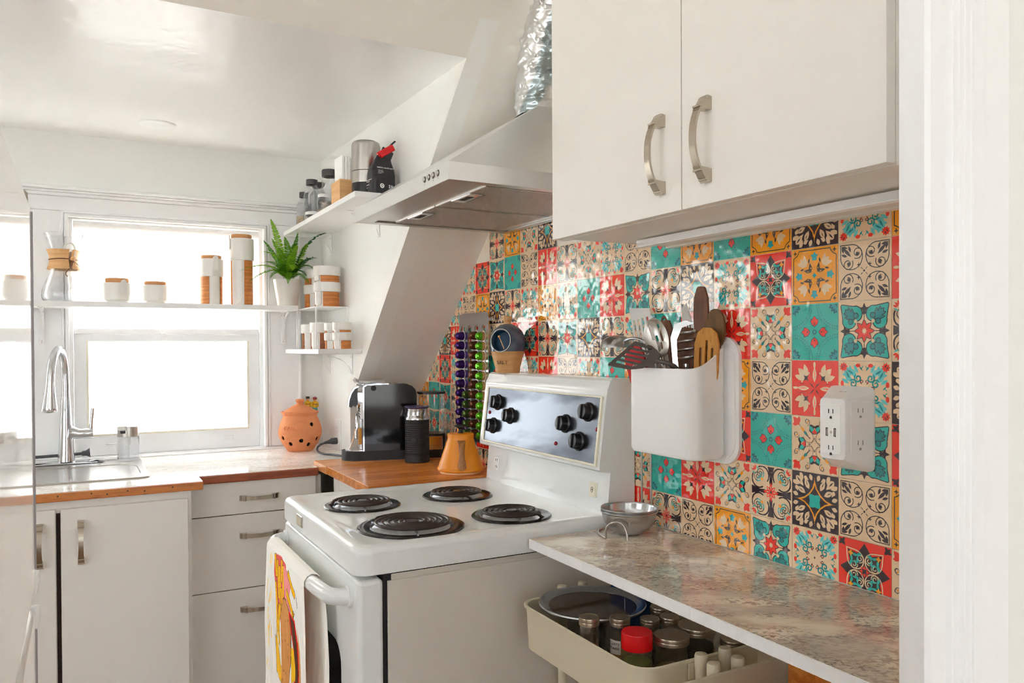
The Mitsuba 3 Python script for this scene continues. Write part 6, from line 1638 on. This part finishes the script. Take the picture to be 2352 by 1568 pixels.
# side outlets on the right flank
p_a, p_b = np.array([FXo + .006, FY0 - .001]), np.array([W - .006, OY0])
ed = np.array([p_b[0] - p_a[0], p_b[1] - p_a[1], 0]); ed /= np.linalg.norm(ed)
nd = np.array([ed[1], -ed[0], 0]); nd = nd if nd[1] < 0 else -nd
sd_ = numbered(oe + '__side_panel')
mid_ = np.array([(p_a[0] + p_b[0]) / 2, (p_a[1] + p_b[1]) / 2, 1.1725])
SB_ = lambda dz, du=0: basis(mid_ + ed * du + np.array([0, 0, dz]) + nd * .0003, ed, (0, 0, 1), nd)
scene[sd_] = mikit.ply(xf(box((-.019, -.050, -.0012), (.019, .050, .0002), .0004), SB_(0, .001)), 'white_plastic', smooth=20)
outlet(sd_, SB_(.030)); outlet(sd_, SB_(-.026))
part(oe, 'symbol', xf(extrude(unary_union([rect(.010, .006).buffer(.001).difference(rect(.0088, .0048).buffer(.001))]), .0003), basis((1.184, .948, 1.2383), (0, -1, 0), (1, 0, 0), (0, 0, 1))), 'dark_grey_plastic', False)
# ---------------------------------------------------------------- utility carts under the worktop
def cart_poly(w, l, r):
    return rect(w, l, r, 8)
def cart(label, cx, cy, rz, zr, w=.235, l=.49):
    t = thing('utility_cart', label, 'cart')
    M = mov(cx, cy, 0, rz)
    R_ = lambda s, z, r: ring2(cart_poly(w + 2 * s, l + 2 * s, r), z, 120)
    for lev in range(2):
        z = zr - lev * .33
        part(t, 'basket', xf(loft([R_(-.016, z - .097, .030), R_(-.004, z - .092, .038), R_(0, z - .004, .040), R_(.0045, z - .003, .043), R_(.005, z + .001, .043), R_(.002, z + .0025, .041), R_(-.002, z + .0005, .04), R_(-.0025, z - .006, .039), R_(-.006, z - .090, .036), R_(-.018, z - .094, .028)]), M), 'cream_metal', 40)
    for sy in (-1, 1):
        for sx in (-.030, .026):
            part(t, 'post', xf(lathe([(.001, .05), (.0105, .05), (.0105, zr - .012), (.001, zr - .012)], 22, sx, sy * (l / 2 + .0165)), M), 'cream_metal', 40)
            part(t, 'post_cap', xf(lathe([(.001, zr - .0118), (.0112, zr - .0118), (.0118, zr - .008), (.0118, zr + .010), (.0105, zr + .014), (.001, zr + .0165)], 24, sx, sy * (l / 2 + .0165)), M), 'cream_metal', 40)
        part(t, 'post_bracket', xf(cat(box((-.048, sy * (l / 2 + .0055), zr - .034), (.044, sy * (l / 2 + .0015), zr - .004), .001), box((-.019, sy * (l / 2 + .010), zr - .02), (.015, sy * (l / 2 + .018), zr - .008), .002)), M), 'cream_metal')
    for sx in (-1, 1):
        for sy in (-1, 1):
            part(t, 'caster', xf(tube([(sx * .07 - .008, sy * .2, .026), (sx * .07 + .008, sy * .2, .026)], .0255, 18), M), 'black_matte', 40)
    return t
CRZ = 0.0
cart('cream metal utility cart holding spice jars under the granite worktop', .982, 1.2875, CRZ, .765, .30, .425)
cart('second cream metal utility cart, cut off by the bottom of the photo', .972, .860, CRZ, .765, .30, .28)
CB = .765 - .094 + .0004
# glass tray with steel rim
gl = thing('glass_tray', 'large round steel-rimmed glass tray lying in the far end of the cream cart', 'tray')
gx, gy = .943, 1.383
scene['smoky_glass'] = {'type': 'twosided', 'bsdf': {'type': 'principled', 'base_color': rgb((58, 42, 30)), 'roughness': .06, 'specular': .6}}
part(gl, 'rim', lathe([(.098, .099), (.107, .101), (.112, .105), (.1135, .108), (.112, .1105), (.104, .109), (.096, .1035), (.093, .1025), (.093, .0995), (.098, .099)], 64, gx, gy, CB), 'steel_soft', 40, 'steel rim')
part(gl, 'glass', lathe([(.001, .1005), (.094, .1005), (.094, .1022), (.001, .1022)], 56, gx, gy, CB), 'smoky_glass', 40)
part(gl, 'foot', lathe([(.001, .0002), (.046, .0002), (.048, .003), (.044, .095), (.046, .1003), (.001, .1003)], 40, gx, gy + .012, CB), 'steel_soft', 40)
mat('spice_brown', (170, 100, 40), .8); mat('spice_tan', (176, 140, 90), .8); mat('spice_green', (116, 124, 62), .8); mat('spice_dark', (60, 52, 40), .8); mat('lid_tin', (176, 160, 140), .28, .9); mat('label_paper', (226, 222, 214), .6); mat('spice_herb', (120, 104, 60), .8)
gs = 'spice jars standing in the cream cart'
def spice(label, x, y, R, H, neck, lidh, lidm, fill, fillm, lbl=None, thread=True, cat_='jar', z=None):
    z = CB if z is None else z
    t = jar(label, x, y, z, R, H, neck, lidh, lidm, fill, fillm, gs, 'glass', cat_, 'spice_jar', thread)
    if lbl:
        a0 = math.atan2(-y, -x) + lbl[1]
        n = 12
        aa_ = np.linspace(a0 - .62, a0 + .62, n)
        zz_ = (H * lbl[2], H * lbl[3])
        V = [(x + (R + .0005) * math.cos(q), y + (R + .0005) * math.sin(q), z + w) for w in zz_ for q in aa_]
        Fq = [(k, k + 1, k + n + 1) for k in range(n - 1)] + [(k, k + n + 1, k + n) for k in range(n - 1)]
        part(t, 'label', trimesh.Trimesh(V, Fq, process=False), 'label_paper', False, 'white paper label')
        yy_ = 0
        for k_, txt in enumerate(lbl[0].split('\n')):
            hh = H * (lbl[3] - lbl[2]) / (len(lbl[0].split('\n')) + .8) * .62
            tmx = meshkit.text_mesh(txt, hh, .0003)
            vv = np.array(tmx.vertices)
            sc = min(1.0, 1.05 * R / max(vv[:, 0].max(), 1e-6))
            vv[:, 0] = (vv[:, 0] - vv[:, 0].max() / 2) * sc
            zl = zz_[1] - (k_ + 1) * hh * 1.5
            q = a0 + vv[:, 0] / R
            rr_q = R + .0008 + vv[:, 2]
            part(t, 'lettering', trimesh.Trimesh(np.stack([x + rr_q * np.cos(q), y + rr_q * np.sin(q), z + zl + vv[:, 1]], 1), tmx.faces, process=False), 'black_matte', False)
    return t
spice('small spice jar of brown powder with a steel lid and a handwritten white label', .857, 1.268, .0195, .116, .0160, .014, 'lid_tin', .55, 'spice_brown', ('Cumin\nground', -.55, .50, .74))
spice('small spice jar of tan powder with a steel lid and a handwritten white label', .914, 1.246, .0195, .112, .0160, .014, 'lid_tin', .5, 'spice_tan', ('Curry\nPowder', -.55, .50, .74))
spice('jar of green dried herbs with a bright red screw cap', .8935, 1.1655, .0285, .098, .0250, .030, 'red_plastic', .72, 'spice_green', ('OREGANO LEAVES\nPACKED FRESH\n85 G', .52, .34, .58), False)
spice('squat preserving jar with a steel screw lid beside the red-capped jar', .9560, 1.143, .0315, .104, .0290, .013, 'lid_tin', .5, 'spice_herb')
spice('wide dark jar with a steel screw lid right under the worktop edge', 1.035, 1.164, .0345, .102, .0315, .013, 'lid_tin', .75, 'spice_dark')
spice('small jar with a steel lid behind the squat jar, left of its pair', .983, 1.2405, .0185, .102, .0155, .012, 'lid_tin', .6, 'spice_dark')
spice('small jar with a steel lid behind the squat jar, right of its pair', 1.024, 1.230, .0185, .102, .0155, .012, 'lid_tin', .6, 'spice_dark')
spice('small jar with a steel lid at the back, half hidden by the worktop', 1.044, 1.286, .0185, .102, .0155, .012, 'lid_tin', .6, 'spice_dark')
spice('jar of olive-coloured herbs at the back right of the cart in shadow', 1.092, 1.122, .0255, .080, .0220, .012, 'lid_tin', .8, 'spice_green')
spice('low wide jar with a flat dark lid next to the red-capped jar', .952, 1.302, .0225, .030, .0200, .009, 'lid_tin', .6, 'spice_dark', None, False)
bb_ = thing('blue_box', 'dark blue printed carton at the back of the cream cart under the worktop', 'box')
mat('carton_blue', (20, 66, 116), .4)
part(bb_, 'carton', box((1.064, 1.40, CB), (1.112, 1.485, CB + .15), .001), 'carton_blue', 30)
part(bb_, 'stripe', box((1.0634, 1.43, CB + .02), (1.0639, 1.433, CB + .148)), 'paper_white', False)
# things in the second cart
mat('packet_red', (206, 20, 40), .3); mat('packet_yellow', (238, 190, 60), .35)
pk = thing('snack_packet', 'red and yellow packet lying in the second cream cart', 'packet')
Mp = mov(.985, .895, .6775, .3)
part(pk, 'packet', xf(rbox((-.05, -.07, 0), (.06, .07, .042), .012, 3), Mp), 'packet_yellow', 40)
part(pk, 'panel', xf(rbox((.012, -.0705, .001), (.0605, .0705, .0428), .011, 3), Mp), 'packet_red', 40)
part(pk, 'seal', xf(box((-.045, .069, .019), (.055, .082, .022), .001), Mp), 'packet_red')
cbq = thing('wooden_board', 'brown wooden serving board standing in the second cream cart', 'board')
part(cbq, 'board', rbox((1.068, .76, .672), (1.092, .975, .785), .0115, 3), 'butcher_wood', 40)
